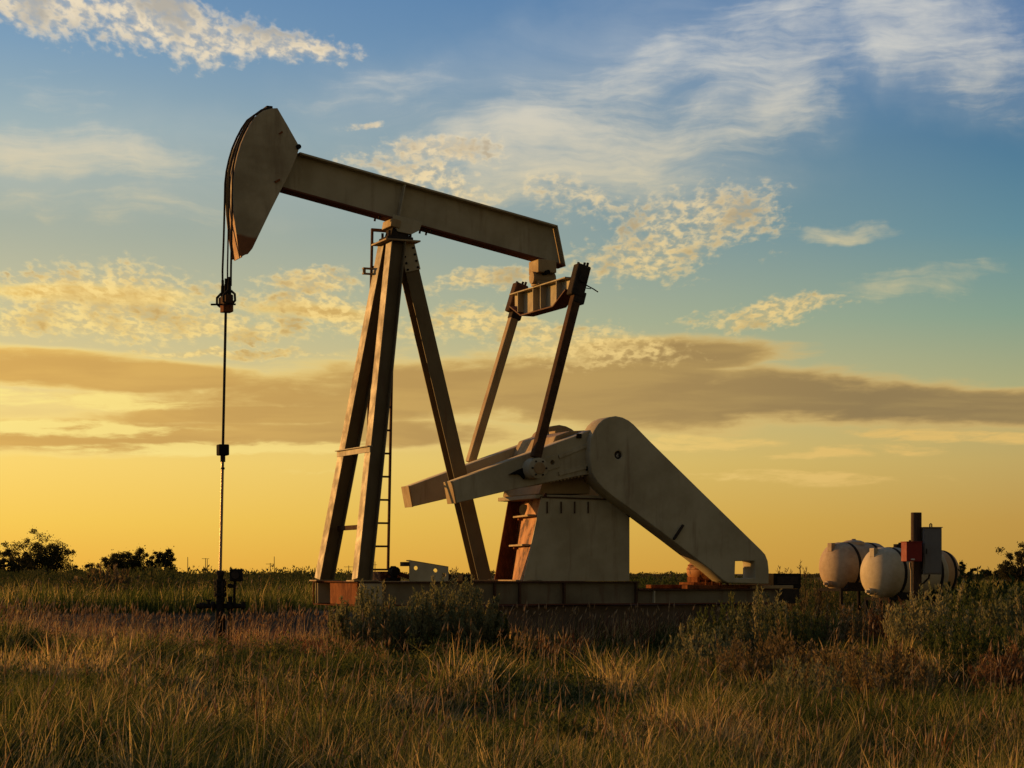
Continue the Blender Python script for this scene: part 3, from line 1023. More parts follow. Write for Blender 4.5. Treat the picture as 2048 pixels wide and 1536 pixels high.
    # ---- counterweights (the far one shorter)
    co = [(1181, 880), (1188, 862), (1197, 848), (1207, 839), (1219, 834), (1232, 832), (1246, 835), (1258, 841), (1268, 849), (1300, 882), (1400, 980), (1523, 1100),
          (1531, 1109), (1536, 1122), (1538, 1140), (1538, 1168), (1457, 1166), (1448, 1162), (1421, 1139), (1340, 1077), (1260, 1017), (1225, 992), (1208, 978), (1194, 962), (1184, 944), (1179, 915)]
    YW0, YW1 = -0.13, 0.20
    cout = [L(x, y, YW0) for x, y in co]
    sq = [L(x, y, YW0) for x, y in ((1471, 1122), (1508, 1122), (1510, 1125), (1510, 1156), (1472, 1157), (1470, 1154))]
    rh = circle(*L(1237, 910, YW0), 0.055, 20)
    cw = holed_plate('counterweight', cout, [sq, rh], YW0, YW1, M['paint'], root, 0.012)
    fa, fb = L(1346, 1079, YW0), L(1365, 1050, YW0)
    one_bar('shadow_fin', (fa[0], YW0 - 0.02, fa[1]), (fb[0], YW0 - 0.02, fb[1]), 0.04, 0.03, M['dark_steel'], cw, (1, 0, 0), 0.004)  # dark bar put in for the shadow of a rib
    rc = L(1237, 910, YW0)
    bm = nb()
    rod(bm, (rc[0] + 0.01, YW0 + 0.03, rc[1] - 0.005), (rc[0] + 0.01, YW1, rc[1] - 0.005), 0.03, n=6)
    build('shaft_end', bm, M['label_white'], cw)
    cut = L(1247, 1000, 1.60)[0]
    fo = []
    n = len(cout)
    for i in range(n):
        a, b = cout[i], cout[(i + 1) % n]
        if a[0] <= cut:
            fo.append(a)
        if (a[0] - cut) * (b[0] - cut) < 0:
            k = (cut - a[0]) / (b[0] - a[0])
            fo.append((cut, a[1] + (b[1] - a[1]) * k))
    cw2 = holed_plate('counterweight', fo, [], 1.60, 1.93, M['paint_worn'], root, 0.012)

    # ---- gear reducer
    gb = [L(x, y, 0.30) for x, y in ((1078, 988), (1090, 962), (1100, 900), (1112, 872), (1140, 862), (1180, 860), (1182, 950), (1180, 988))]
    bm = nb()
    prism(bm, gb, 0.30, 1.50)
    gr = build('gear_reducer', bm, M['paint_worn'], root, 0.02)
    b0, b1 = L(1072, 996, 0.25), L(1224, 990, 0.25)
    one_box('base_flange', (b0[0], b1[0] - 0.16, 0.24, 1.5, b0[1] - 0.005, b0[1] + 0.045), M['paint'], gr, 0.005)
    sh = L(1237, 910, 0)
    bm = nb()
    rod(bm, (sh[0], -0.1, sh[1]), (sh[0], 1.9, sh[1]), 0.11, n=24)
    build('crank_shaft', bm, M['dark_steel'], gr)
    tpx = L(1120, 848, 1.2)
    one_box('breather', (tpx[0] - 0.12, tpx[0] + 0.09, 1.1, 1.3, gb[4][1] - 0.05, gb[4][1] + 0.06), M['paint_worn'], gr, 0.006)

    # ---- pedestal under the reducer
    pn = [L(x, y, 0.19) for x, y in ((1083, 994), (1222, 999), (1259, 1034), (1259, 1164), (1047, 1164))]
    zp = z_top + 0.004
    pn = [(x, max(z, zp)) for x, z in pn]
    pn[3] = (pn[3][0], zp)
    pn[4] = (pn[4][0], zp)
    bm = nb()
    prism(bm, pn, 0.19, 0.205)
    ped = build('pedestal', bm, M['paint'], root)
    # rim strip proud of the top edge and small tabs below it
    bm = nb()
    for a, b in zip(pn[:3], pn[1:3]):
        bar(bm, (a[0], 0.23, a[1]), (b[0], 0.23, b[1]), 0.13, 0.018, (0, 0, 1))
    build('top_rim', bm, M['brown_steel'], ped, 0.003)
    for px in (1095, 1123, 1150, 1177):
        q = L(px, 1013, 0.17)
        one_box('stiffener', (q[0] - 0.007, q[0] + 0.007, 0.168, 0.188, q[1] - 0.09, q[1] + 0.065), M['brown_steel'], ped, 0.002)
    fn = [L(x, y, 1.5) for x, y in ((1016, 990), (988, 1164))]
    bm = nb()
    sback = pn[2][0]
    ztp = pn[0][1]
    prism(bm, [(fn[0][0], ztp), (sback - 0.2, ztp), (sback, pn[2][1]), (sback, zp), (fn[1][0], zp)], 1.48, 1.5)
    build('side_plate', bm, M['rust'], ped)
    f0 = L(1035, 995, 1.46)[0]
    f1 = L(1015, 1164, 1.46)[0]
    bm = nb()
    def slab(k0, k1, dx):
        xa, xb = pn[0][0] + (f0 - pn[0][0]) * k0, pn[0][0] + (f0 - pn[0][0]) * k1
        ya, yb = pn[4][0] + (f1 - pn[4][0]) * k0, pn[4][0] + (f1 - pn[4][0]) * k1
        vs = [bm.verts.new(v) for v in ((xa + 0.004 + dx, 0.207 + 1.27 * k0, ztp), (ya + 0.004 + dx, 0.207 + 1.27 * k0, zp), (yb + 0.004 + dx, 0.207 + 1.27 * k1, zp), (xb + 0.004 + dx, 0.207 + 1.27 * k1, ztp))]
        vs2 = [bm.verts.new(v.co + Vector((0.014, 0, 0))) for v in vs]
        bm.faces.new(vs)
        bm.faces.new(vs2[::-1])
        for i in range(4):
            j = (i + 1) % 4
            bm.faces.new((vs[j], vs[i], vs2[i], vs2[j]))
    slab(0.0, 0.68, 0.0)
    build('front_plate', bm, M['rust_paint'], ped)
    bm = nb()
    slab(0.685, 1.0, 0.05)
    build('rusted_panel', bm, M['rust'], ped)
    bm = nb()
    box(bm, sback - 0.015, sback - 0.001, 0.21, 1.475, zp, pn[2][1])
    box(bm, pn[0][0] + 0.02, pn[1][0], 0.21, 1.475, ztp - 0.02, ztp - 0.004)
    build('back_plate', bm, M['paint_worn'], ped)
    bm = nb()
    box(bm, fn[0][0] - 0.02, pn[0][0] + 0.05, 0.19, 1.51, ztp - 0.002, ztp + 0.05)
    build('top_ledge', bm, M['rust_paint'], ped, 0.005)

    def front_pt(k, zz, off=0.02):           # k: 0 near edge .. 1 far edge of the front plate
        kz = (ztp - zz) / (ztp - zp)
        xn = pn[0][0] + (pn[4][0] - pn[0][0]) * kz
        xf = f0 + (f1 - f0) * kz
        return Vector((xn + (xf - xn) * k - off, 0.207 + 1.27 * k, zz))
    for zz in (L(1060, 1031, 0.4)[1], L(1045, 1090, 0.4)[1]):
        one_bar('step', front_pt(0.06, zz, 0.05), front_pt(0.78, zz, 0.05), 0.09, 0.025, M['paint_worn'], ped)
        one_bar('step_bracket', front_pt(0.66, zz - 0.03, 0.02), front_pt(0.72, zz - 0.03, 0.02), 0.05, 0.03, M['rust'], ped)
    hz = L(1043, 1018, 0.7)[1]
    c = front_pt(0.62, hz, 0.012)
    bm = nb()
    n = 20
    ring = [bm.verts.new((c.x - 0.004, c.y + 0.13 * math.cos(2 * math.pi * i / n), c.z + 0.075 * math.sin(2 * math.pi * i / n))) for i in range(n)]
    ring2 = [bm.verts.new(v.co + Vector((0.01, 0, 0))) for v in ring]
    bm.faces.new(ring)
    bm.faces.new(ring2[::-1])
    for i in range(n):
        j = (i + 1) % n
        bm.faces.new((ring[i], ring[j], ring2[j], ring2[i]))
    build('hole_disc', bm, M['black'], ped)  # black disc stands in for the dark inside an open hole
    one_box('foot_flange', (f1 - 0.06, pn[4][0] + 0.05, 0.19, 1.45, zp - 0.002, zp + 0.016), M['paint_worn'], ped, 0.003)

    # ---- brake bracket and small gear on the deck between the posts
    bq = [L(x, y, 0.30) for x, y in ((819, 1121), (897, 1134), (897, 1163), (819, 1163))]
    bq[2] = (bq[2][0], z_top + 0.004)
    bq[3] = (bq[3][0], z_top + 0.004)
    sl = [L(x, y, 0.30) for x, y in ((881, 1150), (890, 1143), (896.5, 1146), (892, 1158), (884, 1160))]
    bq2 = [bq[0], L(860, 1128, .3), bq[1], bq[2], bq[3]]
    br = holed_plate('brake_bracket', bq2, [circle(*L(832, 1136, 0.3), 0.028, 12), circle(*L(871, 1141, 0.3), 0.028, 12), circle(*L(888, 1150, .3), 0.03, 8)], 0.30, 0.318, M['paint'], root, 0.003)
    q = L(814, 1127, 0.30)
    one_box('tab', (q[0] - 0.05, q[0] + 0.03, 0.28, 0.42, q[1] - 0.035, q[1] + 0.02), M['dark_steel'], br, 0.004)
    q0, q1 = L(819, 1121, 0.3), L(897, 1134, 0.3)
    one_bar('top_edge', (q0[0], 0.36, q0[1]), (q1[0], 0.36, q1[1]), 0.12, 0.014, M['paint_worn'], br, (0, 0, 1), 0.002)
    for px in (902, 930):
        q = L(px, 1155, 0.5)
        one_box('hold_down_block', (q[0] - 0.06, q[0] + 0.05, 0.42, 0.6, z_top + 0.004, z_top + 0.085), M['black'], root, 0.006)
    q = L(762, 1150, 1.0)
    one_box('drip_pan', (q[0] - 0.12, q[0] + 0.16, 0.7, 1.3, z_top + 0.005, z_top + 0.13), M['rust_paint'], root, 0.006)
    q = L(788, 1150, 0.6)
    bm = nb()
    rod(bm, (q[0], 0.6, z_top + 0.004), (q[0], 0.6, z_top + 0.16), 0.045, n=12)
    rod(bm, (q[0], 0.52, z_top + 0.13), (q[0], 0.68, z_top + 0.13), 0.06, n=12)
    rod(bm, (q[0] - 0.01, 0.6, z_top + 0.16), (q[0] - 0.01, 0.6, z_top + 0.20), 0.05, 0.035, n=10)
    box(bm, q[0] - 0.09, q[0] + 0.07, 0.54, 0.66, z_top + 0.004, z_top + 0.05)
    build('brake_cable_valve', bm, M['black'], root, 0.004)
    one_bar('brake_lever', (q[0] + 0.05, 0.6, z_top + 0.11), (q[0] + 0.27, 0.6, z_top + 0.03), 0.03, 0.05, M['brown_steel'], root)

    # ---- motor on its slide rails, right end of the skid
    zr = z_low + 0.003
    m0, m1 = L(1345, 1168, 0.5)[0], L(1545, 1168, 0.5)[0]
    for y in (0.16, 1.2):
        one_box('slide_rail', (m0, m1, y - 0.08, y + 0.08, zr, zr + 0.05), M['rust'], root, 0.006)
    one_box('slide_rail', (m1 - 0.62, m1 + 0.03, 0.0, 0.12, zr, zr + 0.045), M['paint_worn'], root, 0.006)
    mx = L(1408, 1145, 0.55)[0]
    bm = nb()
    lathe(bm, [(-0.22, 0.06), (-0.20, 0.12), (-0.14, 0.15), (0.12, 0.15), (0.18, 0.12), (0.2, 0.05)], 28, 'y', (mx, 0.65, zr + 0.24))
    mot = build('electric_motor', bm, M['rust_paint'], root, 0, 35)
    bm = nb()
    for k in range(9):
        a = k / 9 * math.pi + 0.15
        c, s_ = math.cos(a), math.sin(a)
        p = Vector((mx + 0.15 * c, 0, zr + 0.24 + 0.15 * s_))
        bar(bm, (p.x, 0.52, p.z), (p.x, 0.76, p.z), 0.012, 0.03, (c, 0, s_))
    build_each('cooling_fin', bm, M['rust_paint'], mot)
    bm = nb()
    box(bm, mx - 0.22, mx + 0.22, 0.44, 0.86, zr + 0.052, zr + 0.085)
    box(bm, mx - 0.13, mx - 0.09, 0.5, 0.8, zr + 0.085, zr + 0.16)
    box(bm, mx + 0.09, mx + 0.13, 0.5, 0.8, zr + 0.085, zr + 0.16)
    build('motor_foot', bm, M['rust'], mot, 0.005)
    for dx in (-0.16, -0.06, 0.06, 0.17):
        bm = nb()
        rod(bm, (mx + dx, 0.2, zr + 0.05), (mx + dx, 0.2, zr + 0.12), 0.018, n=8)
        build('slide_bolt', bm, M['rust'], mot)
    x0, x1 = L(1546, 1160, 0.05)[0], L(1601, 1160, 0.05)[0]
    bx = one_box('control_box', (x0, x1, 0.03, 0.75, zr + 0.0, L(1570, 1147, 0.05)[1]), M['black'], root, 0.01)
    zt_ = L(1570, 1147, 0.05)[1]
    for k in range(5):
        z = zr + 0.06 + k * (zt_ - zr - 0.1) / 5
        one_box('louver', (x0 + 0.05, x1 - 0.05, 0.018, 0.0295, z, z + 0.018), M['dark_steel'], bx, 0.002)
    one_box('skid_end', (s_end - 0.34, s_end - 0.02, 0.0, W, z_bot, zr - 0.006), M['dark_steel'], root, 0.006)
    return root


# the horse head's paint: beige with a bare, rust-brown lower tip
def head_paint():
    m = painted('head', (0.46, 0.395, 0.25, 1), (0.29, 0.235, 0.14, 1), rust_amt=0.4, streak=0.5)
    t = NT(m.node_tree)
    p = t.n['Principled BSDF']
    src = p.inputs['Base Color'].links[0].from_socket
    co = t.new('ShaderNodeTexCoord').outputs['Object']
    sep = t.new('ShaderNodeSeparateXYZ')
    t.l.new(co, sep.inputs[0])
    zt = L(475, 470, 0.7)[1]
    n = t.noise(co, 5, 4)
    zz = t.m('ADD', sep.outputs[2], t.m('MULTIPLY', n, 0.10))
    f = t.mapr(zz, zt + 0.03, zt + 0.07, 1.0, 0.0)
    t.l.new(t.mix(f, src, t.mix(t.noise(co, 14, 5), (0.30, 0.115, 0.040, 1), (0.15, 0.06, 0.025, 1))), p.inputs['Base Color'])
    M['head'] = m
    m2 = painted('face_rust_lit', (0.20, 0.15, 0.10, 1), (0.15, 0.10, 0.06, 1), rust_amt=0.6, streak=0.3)
    t = NT(m2.node_tree)
    p = t.n['Principled BSDF']
    src = p.inputs['Base Color'].links[0].from_socket
    co = t.new('ShaderNodeTexCoord').outputs['Object']
    sep = t.new('ShaderNodeSeparateXYZ')
    t.l.new(co, sep.inputs[0])
    f = t.mapr(t.m('ADD', sep.outputs[2], t.m('MULTIPLY', t.noise(co, 6, 4), 0.3)), zt + 0.25, zt + 0.62, 1.0, 0.0)  # lower face coloured brighter: rust plus the sunlight falling there
    t.l.new(t.mix(f, src, t.mix(t.noise(co, 9, 5), (0.42, 0.21, 0.08, 1), (0.30, 0.12, 0.05, 1))), p.inputs['Base Color'])
    M['face_rust_lit'] = m2


head_paint()
pump = build_pump()
bpy.context.view_layer.update()

# concrete foundation under the skid
fo = one_box('foundation', (1.9, L(1602, 1178, 0)[0] - 0.2, 0.12, 1.64, -0.2, L(715, 1213, 0)[1] - 0.004), M['concrete'], None, 0.02)
fo.location = (PX0, PY0, 0)
fo.rotation_euler = (0, 0, TH)
tag(fo, 'dark concrete foundation block under the pumpjack skid', 'foundation')


# ------------------------------------------------------------------ polished rod with carrier bar and clamp, hanging from the bridle
def W3(px, py, Y):
    """world point at depth Y"""
    return Vector(((px - 1024) / FPX * Y, Y, EYE + (HORIZON - py) / FPX * Y))


def build_rod():
    s, z = L(452, 600, YC)
    wx, wy = world_of(s, YC)
    top = Vector((wx, wy, z))
    bot = W3(440.5, 1152, wy)
    root = empty('polished_rod', top)
    root.rotation_euler = (0, 0, TH)
    tag(root, 'thin steel polished rod hanging from the horse head down to the wellhead', 'rod')
    inv = Matrix.Rotation(-TH, 3, 'Z')
    lb = inv @ (bot - top)
    lt = Vector((0, 0, 0))
    k = 160.0                                  # px per metre here

    def at(py):
        f = (z - (EYE + (HORIZON - py) / FPX * wy)) / (top.z - bot.z)
        return lt.lerp(lb, f)
    bm = nb()
    rod(bm, at(600), at(893), 0.017, n=12)
    build('rod', bm, M['cable'], root, 0, 60)
    bm = nb()
    rod(bm, at(890), at(1158), 0.019, n=12)
    build('rod_liner', bm, M['bright_rod'], root, 0, 60)
    # carrier bar
    bm = nb()
    box(bm, -0.05, 0.045, -0.18, 0.18, -0.06, 0.05)
    cbar = build('carrier_bar', bm, M['brown_steel'], root, 0.012)
    bm = nb()
    for y in (-0.15, 0.0, 0.15):
        rod(bm, (0.0, y, 0.052), (0.0, y, 0.20), 0.028, 0.022, n=10)
        rod(bm, (0.0, y, 0.20), (0.0, y, 0.27), 0.018, n=8)
    build_each('cable_socket', bm, M['black'], cbar)
    bm = nb()
    for y in (-0.15, 0.15):
        tube(bm, [(0.02, y, 0.10), (0.07, y, 0.06), (0.075, y, -0.02), (0.03, y, -0.07)], 0.016, 8)
        tube(bm, [(-0.02, y, 0.10), (-0.075, y, 0.04), (-0.075, y, -0.04), (-0.03, y, -0.07)], 0.016, 8)
    build_each('latch', bm, M['dark_steel'], cbar)
    bm = nb()
    box(bm, -0.055, 0.075, -0.08, 0.08, -0.155, -0.062)
    build('load_cell', bm, M['rust'], root, 0.008)
    bm = nb()
    rod(bm, (-0.19, 0.02, -0.065), (0.13, 0.02, -0.045), 0.012, n=8)
    build('latch_pin', bm, M['black'], root)
    c = at(900)
    bm = nb()
    box(bm, c.x - 0.068, c.x + 0.066, c.y - 0.07, c.y + 0.07, c.z - 0.07, c.z + 0.07)
    cl = build('rod_clamp', bm, M['black'], root, 0.014)
    bm = nb()
    rod(bm, (c.x, c.y, c.z - 0.072), (c.x, c.y, c.z - 0.15), 0.032, n=12)
    rod(bm, (c.x, c.y, c.z - 0.22), (c.x, c.y, c.z - 0.245), 0.024, n=12)
    build('clamp_sleeve', bm, M['dark_steel'], cl)
    return bot, wy


rod_foot, WELL_Y = build_rod()


def build_wellhead():
    bx = rod_foot.x
    root = empty('wellhead', (bx, WELL_Y, 0))
    tag(root, 'black wellhead with stuffing box, flanges and side valves in the grass', 'wellhead')

    def zz(py):
        return EYE + (HORIZON - py) / FPX * WELL_Y
    k = WELL_Y / FPX
    body = []
    for py, r in ((1152, 6), (1158, 6), (1158.5, 10), (1163, 10), (1163.5, 7), (1170, 7), (1170.5, 11), (1175, 11), (1175.5, 7), (1180, 7), (1180.5, 9.5), (1184, 10), (1184.5, 8), (1186, 8),
                  (1186.5, 13), (1191, 13), (1191.5, 9), (1203, 9), (1203.5, 8), (1222, 8), (1222.5, 10), (1300, 10)):
        body.append((zz(py), r * k))
    bm = nb()
    lathe(bm, body[::-1], 20, 'z')
    st = build('casing_head', bm, M['black'], root, 0, 35)
    bm = nb()
    lathe(bm, [(zz(1153), 5 * k), (zz(1148), 8.5 * k), (zz(1143), 8.5 * k), (zz(1141), 5 * k)], 18, 'z')
    build('stuffing_box', bm, M['dark_steel'], root, 0, 35)
    bm = nb()
    for py in (1167, 1178, 1189):
        for a in range(6):
            t = a / 6 * 6.283
            rod(bm, (0.068 * math.cos(t), 0.068 * math.sin(t), zz(py) - 0.03), (0.068 * math.cos(t), 0.068 * math.sin(t), zz(py) + 0.03), 0.012, n=6)
    build_each('bolt', bm, M['dark_steel'], st)
    # flow line to both sides
    bm = nb()
    z = zz(1212)
    tube(bm, [(-48 * k, 0.02, z), (-30 * k, 0.02, z), (50 * k, 0.0, z)], 0.030, 10)
    build('flow_line', bm, M['black'], root, 0, 50)
    bm = nb()
    lathe(bm, [(-44 * k, 0.02), (-42 * k, 0.042), (-32 * k, 0.042), (-30 * k, 0.02)], 14, 'x', (0, 0.02, z))
    lathe(bm, [(-20 * k, 0.03), (-18 * k, 0.058), (-12 * k, 0.058), (-10 * k, 0.03)], 14, 'x', (0, 0.02, z))
    rod(bm, (-24 * k, 0.02, z), (-24 * k, 0.02, z + 0.07), 0.022, n=8)
    rod(bm, (-29 * k, 0.02, z + 0.07), (-19 * k, 0.02, z + 0.07), 0.012, n=8)
    build('check_valve', bm, M['black'], root, 0, 40)
    bm = nb()
    lathe(bm, [(12 * k, 0.03), (14 * k, 0.055), (24 * k, 0.055), (26 * k, 0.03)], 14, 'x', (0, 0, z))
    rod(bm, (20 * k, 0, z), (20 * k, 0, z + 0.12), 0.026, n=10)
    rod(bm, (20 * k, 0, z - 0.6), (20 * k, 0, z), 0.028, n=10)
    lathe(bm, [(42 * k, 0.025), (43 * k, 0.05), (48 * k, 0.05), (50 * k, 0.02)], 14, 'x', (0, 0, z))
    rod(bm, (46 * k, 0, z), (46 * k, 0, z + 0.055), 0.022, n=8)
    build('gate_valve', bm, M['black'], root, 0, 40)
    bm = nb()
    rod(bm, (28 * k, -0.02, z), (29.5 * k, -0.02, zz(1163)), 0.017, n=8)
    rod(bm, (18 * k, -0.02, zz(1172)), (30 * k, -0.02, zz(1172)), 0.022, n=8)
    lathe(bm, [(zz(1176), 0.012), (zz(1174), 0.035), (zz(1169), 0.035), (zz(1167), 0.012)], 12, 'z', (20 * k, -0.02, 0))
    build('riser_pipe', bm, M['black'], root, 0, 40)
    bm = nb()
    box(bm, 20.5 * k, 44.5 * k, -0.09, 0.05, zz(1163), zz(1138))
    cb = build('pressure_switch', bm, M['black'], root, 0.014)
    bm = nb()
    rod(bm, (32 * k, -0.092, zz(1150)), (32 * k, -0.10, zz(1150)), 0.05, n=18)
    build('dial', bm, M['dark_steel'], cb)


build_wellhead()


# ------------------------------------------------------------------ chemical tanks on stands
def tank_profile(r, ln):
    pr = []
    for i in range(9):                       # domed end
        t = i / 8 * math.pi / 2
        pr.append((-ln / 2 + 0.55 * r - 0.55 * r * math.cos(t), max(0.01, r * math.sin(t) ** 0.9)))
    for f in (0.28, 0.295, 0.31, 0.70, 0.715, 0.73):
        pr.append((-ln / 2 + ln * f, r * (0.988 if f in (0.295, 0.715) else 1.0)))
    for i in range(9):
        t = (1 - i / 8) * math.pi / 2
        pr.append((ln / 2 - 0.55 * r + 0.55 * r * math.cos(t), max(0.01, r * math.sin(t) ** 0.9)))
    return pr


def build_tank(loc, rz, r, ln, mat, label, lid_dark, straps=(0.30, 0.72), lid_x=0.0):
    root = empty('chemical_tank', loc, rz)
    tag(root, label, 'tank', 'horizontal plastic tanks beside the pumpjack')
    bm = nb()
    lathe(bm, tank_profile(r, ln), 48, 'x')
    build('body', bm, mat, root, 0, 50)
    for f in straps:
        x = -ln / 2 + ln * f
        bm = nb()
        n = 40
        ri, ro = r * 0.993, r * 1.012
        rings = []
        for xx, rr in ((x - 0.032, ri), (x - 0.032, ro), (x + 0.032, ro), (x + 0.032, ri)):
            rings.append([bm.verts.new((xx, rr * math.cos(2 * math.pi * k / n), rr * math.sin(2 * math.pi * k / n))) for k in range(n)])
        for a, b in zip(rings, rings[1:] + rings[:1]):
            for k in range(n):
                j = (k + 1) % n
                bm.faces.new((a[k], a[j], b[j], b[k]))
        build('strap', bm, M['strap'], root, 0, 40)
    bm = nb()
    if lid_dark:
        lathe(bm, [(r * 0.95, 0.13), (r * 1.02, 0.13), (r * 1.02, 0.12), (r * 1.13, 0.12), (r * 1.13, 0.04), (r * 1.19, 0.03)], 24, 'z', (lid_x, 0, 0))
        build('lid', bm, M['black'], root, 0, 35)
    else:
        lathe(bm, [(r * 0.9, 0.22), (r * 1.02, 0.20), (r * 1.08, 0.13), (r * 1.10, 0.05), (r * 1.15, 0.04), (r * 1.15, 0.02)], 24, 'z', (lid_x, 0, 0))
        build('lid', bm, mat, root, 0, 45)
    bm = nb()
    rod(bm, (-ln / 2 - 0.03, 0, -r * 0.70), (-ln / 2 + 0.16, 0, -r * 0.70), 0.06, n=14)
    rod(bm, (-ln / 2 - 0.09, 0, -r * 0.70), (-ln / 2 - 0.018, 0, -r * 0.70), 0.03, n=10)
    build('outlet', bm, mat, root, 0.01)
    one_box('filler_neck', (-ln / 2 + r * 0.10, -ln / 2 + r * 0.30, -0.065, 0.065, r * 0.62, r * 0.97), mat, root, 0.01)
    return root


def build_stand(loc, rz, w, ln, h, top_h, label, mat):
    """angle-iron table: four legs, top frame, lower rails, tray"""
    root = empty('tank_stand', loc, rz)
    tag(root, label, 'stand', 'steel stands under the plastic tanks')
    for sx in (-1, 1):
        for sy in (-1, 1):
            one_box('leg', (sx * ln / 2 - 0.026, sx * ln / 2 + 0.026, sy * w / 2 - 0.026, sy * w / 2 + 0.026, -0.1, h), mat, root, 0.004)
    bm = nb()
    for sy in (-1, 1):
        box(bm, -ln / 2 + 0.027, ln / 2 - 0.027, sy * w / 2 - 0.022, sy * w / 2 + 0.022, h - 0.055, h - 0.002)
    for sx in (-1, 1):
        box(bm, sx * ln / 2 - 0.022, sx * ln / 2 + 0.022, -w / 2 + 0.027, w / 2 - 0.027, h - 0.056, h - 0.003)
    build('top_frame', bm, mat, root, 0.003)
    bm = nb()
    for sy in (-1, 1):
        box(bm, -ln / 2 + 0.027, ln / 2 - 0.027, sy * w / 2 - 0.015, sy * w / 2 + 0.015, 0.14, 0.18)
    for sx in (-1, 1):
        box(bm, sx * ln / 2 - 0.015, sx * ln / 2 + 0.015, -w / 2 + 0.027, w / 2 - 0.027, 0.139, 0.179)
    build('lower_rail', bm, mat, root, 0.003)
    bm = nb()
    prof = []
    for s in (-1, 1):
        pts = [(s * w * 0.52, h + top_h), (s * w * 0.52, h + 0.001), (s * w * 0.12, h + 0.001), (s * w * 0.30, h + top_h * 0.35)]
        prism_yz(bm, pts if s > 0 else pts[::-1], -ln * 0.34, ln * 0.46)
    build_each('cradle', bm, M['strap'], root, 0.003)
    return root


# tank A: left, further back
ta_r, ta_ln = 0.455, 1.35
ca = W3(1711, 1133.5, 38.0)
build_tank(ca, R(31), ta_r, ta_ln, M['poly_dirty'], 'dirty white plastic tank, the left one, on an open steel stand', False, (0.30, 0.70), -0.05)
build_stand((ca.x - 0.12, ca.y - 0.1, 0), R(31), 0.62, 0.95, ca.z - ta_r - 0.005 + 0.06, 0.20, 'open angle-iron stand under the left white tank', M['strap'])
# tank B: nearer, behind the wooden post
tb_r, tb_ln = 0.46, 1.62
cb_ = W3(1809, 1146.5, 36.2)
build_tank(cb_, R(31), tb_r, tb_ln, M['poly'], 'white plastic tank with black lid standing behind the dark post', True, (0.27, 0.80), -0.10)
build_stand((cb_.x - 0.02, cb_.y, 0), R(31), 0.62, 1.2, cb_.z - tb_r - 0.005 + 0.04, 0.16, 'low steel stand under the white tank behind the post', M['strap'])
tc_r, tc_ln = 0.43, 1.3
cc_ = W3(1850, 1146, 38.4)
build_tank(cc_, R(31), tc_r, tc_ln, M['poly_tan'], 'orange-tan plastic tank half hidden behind the grey panel', False, (0.3, 0.80), 0.0)
build_stand((cc_.x, cc_.y, 0), R(31), 0.6, 1.0, cc_.z - tc_r - 0.005 + 0.04, 0.16, 'low stand under the orange-tan tank', M['strap'])


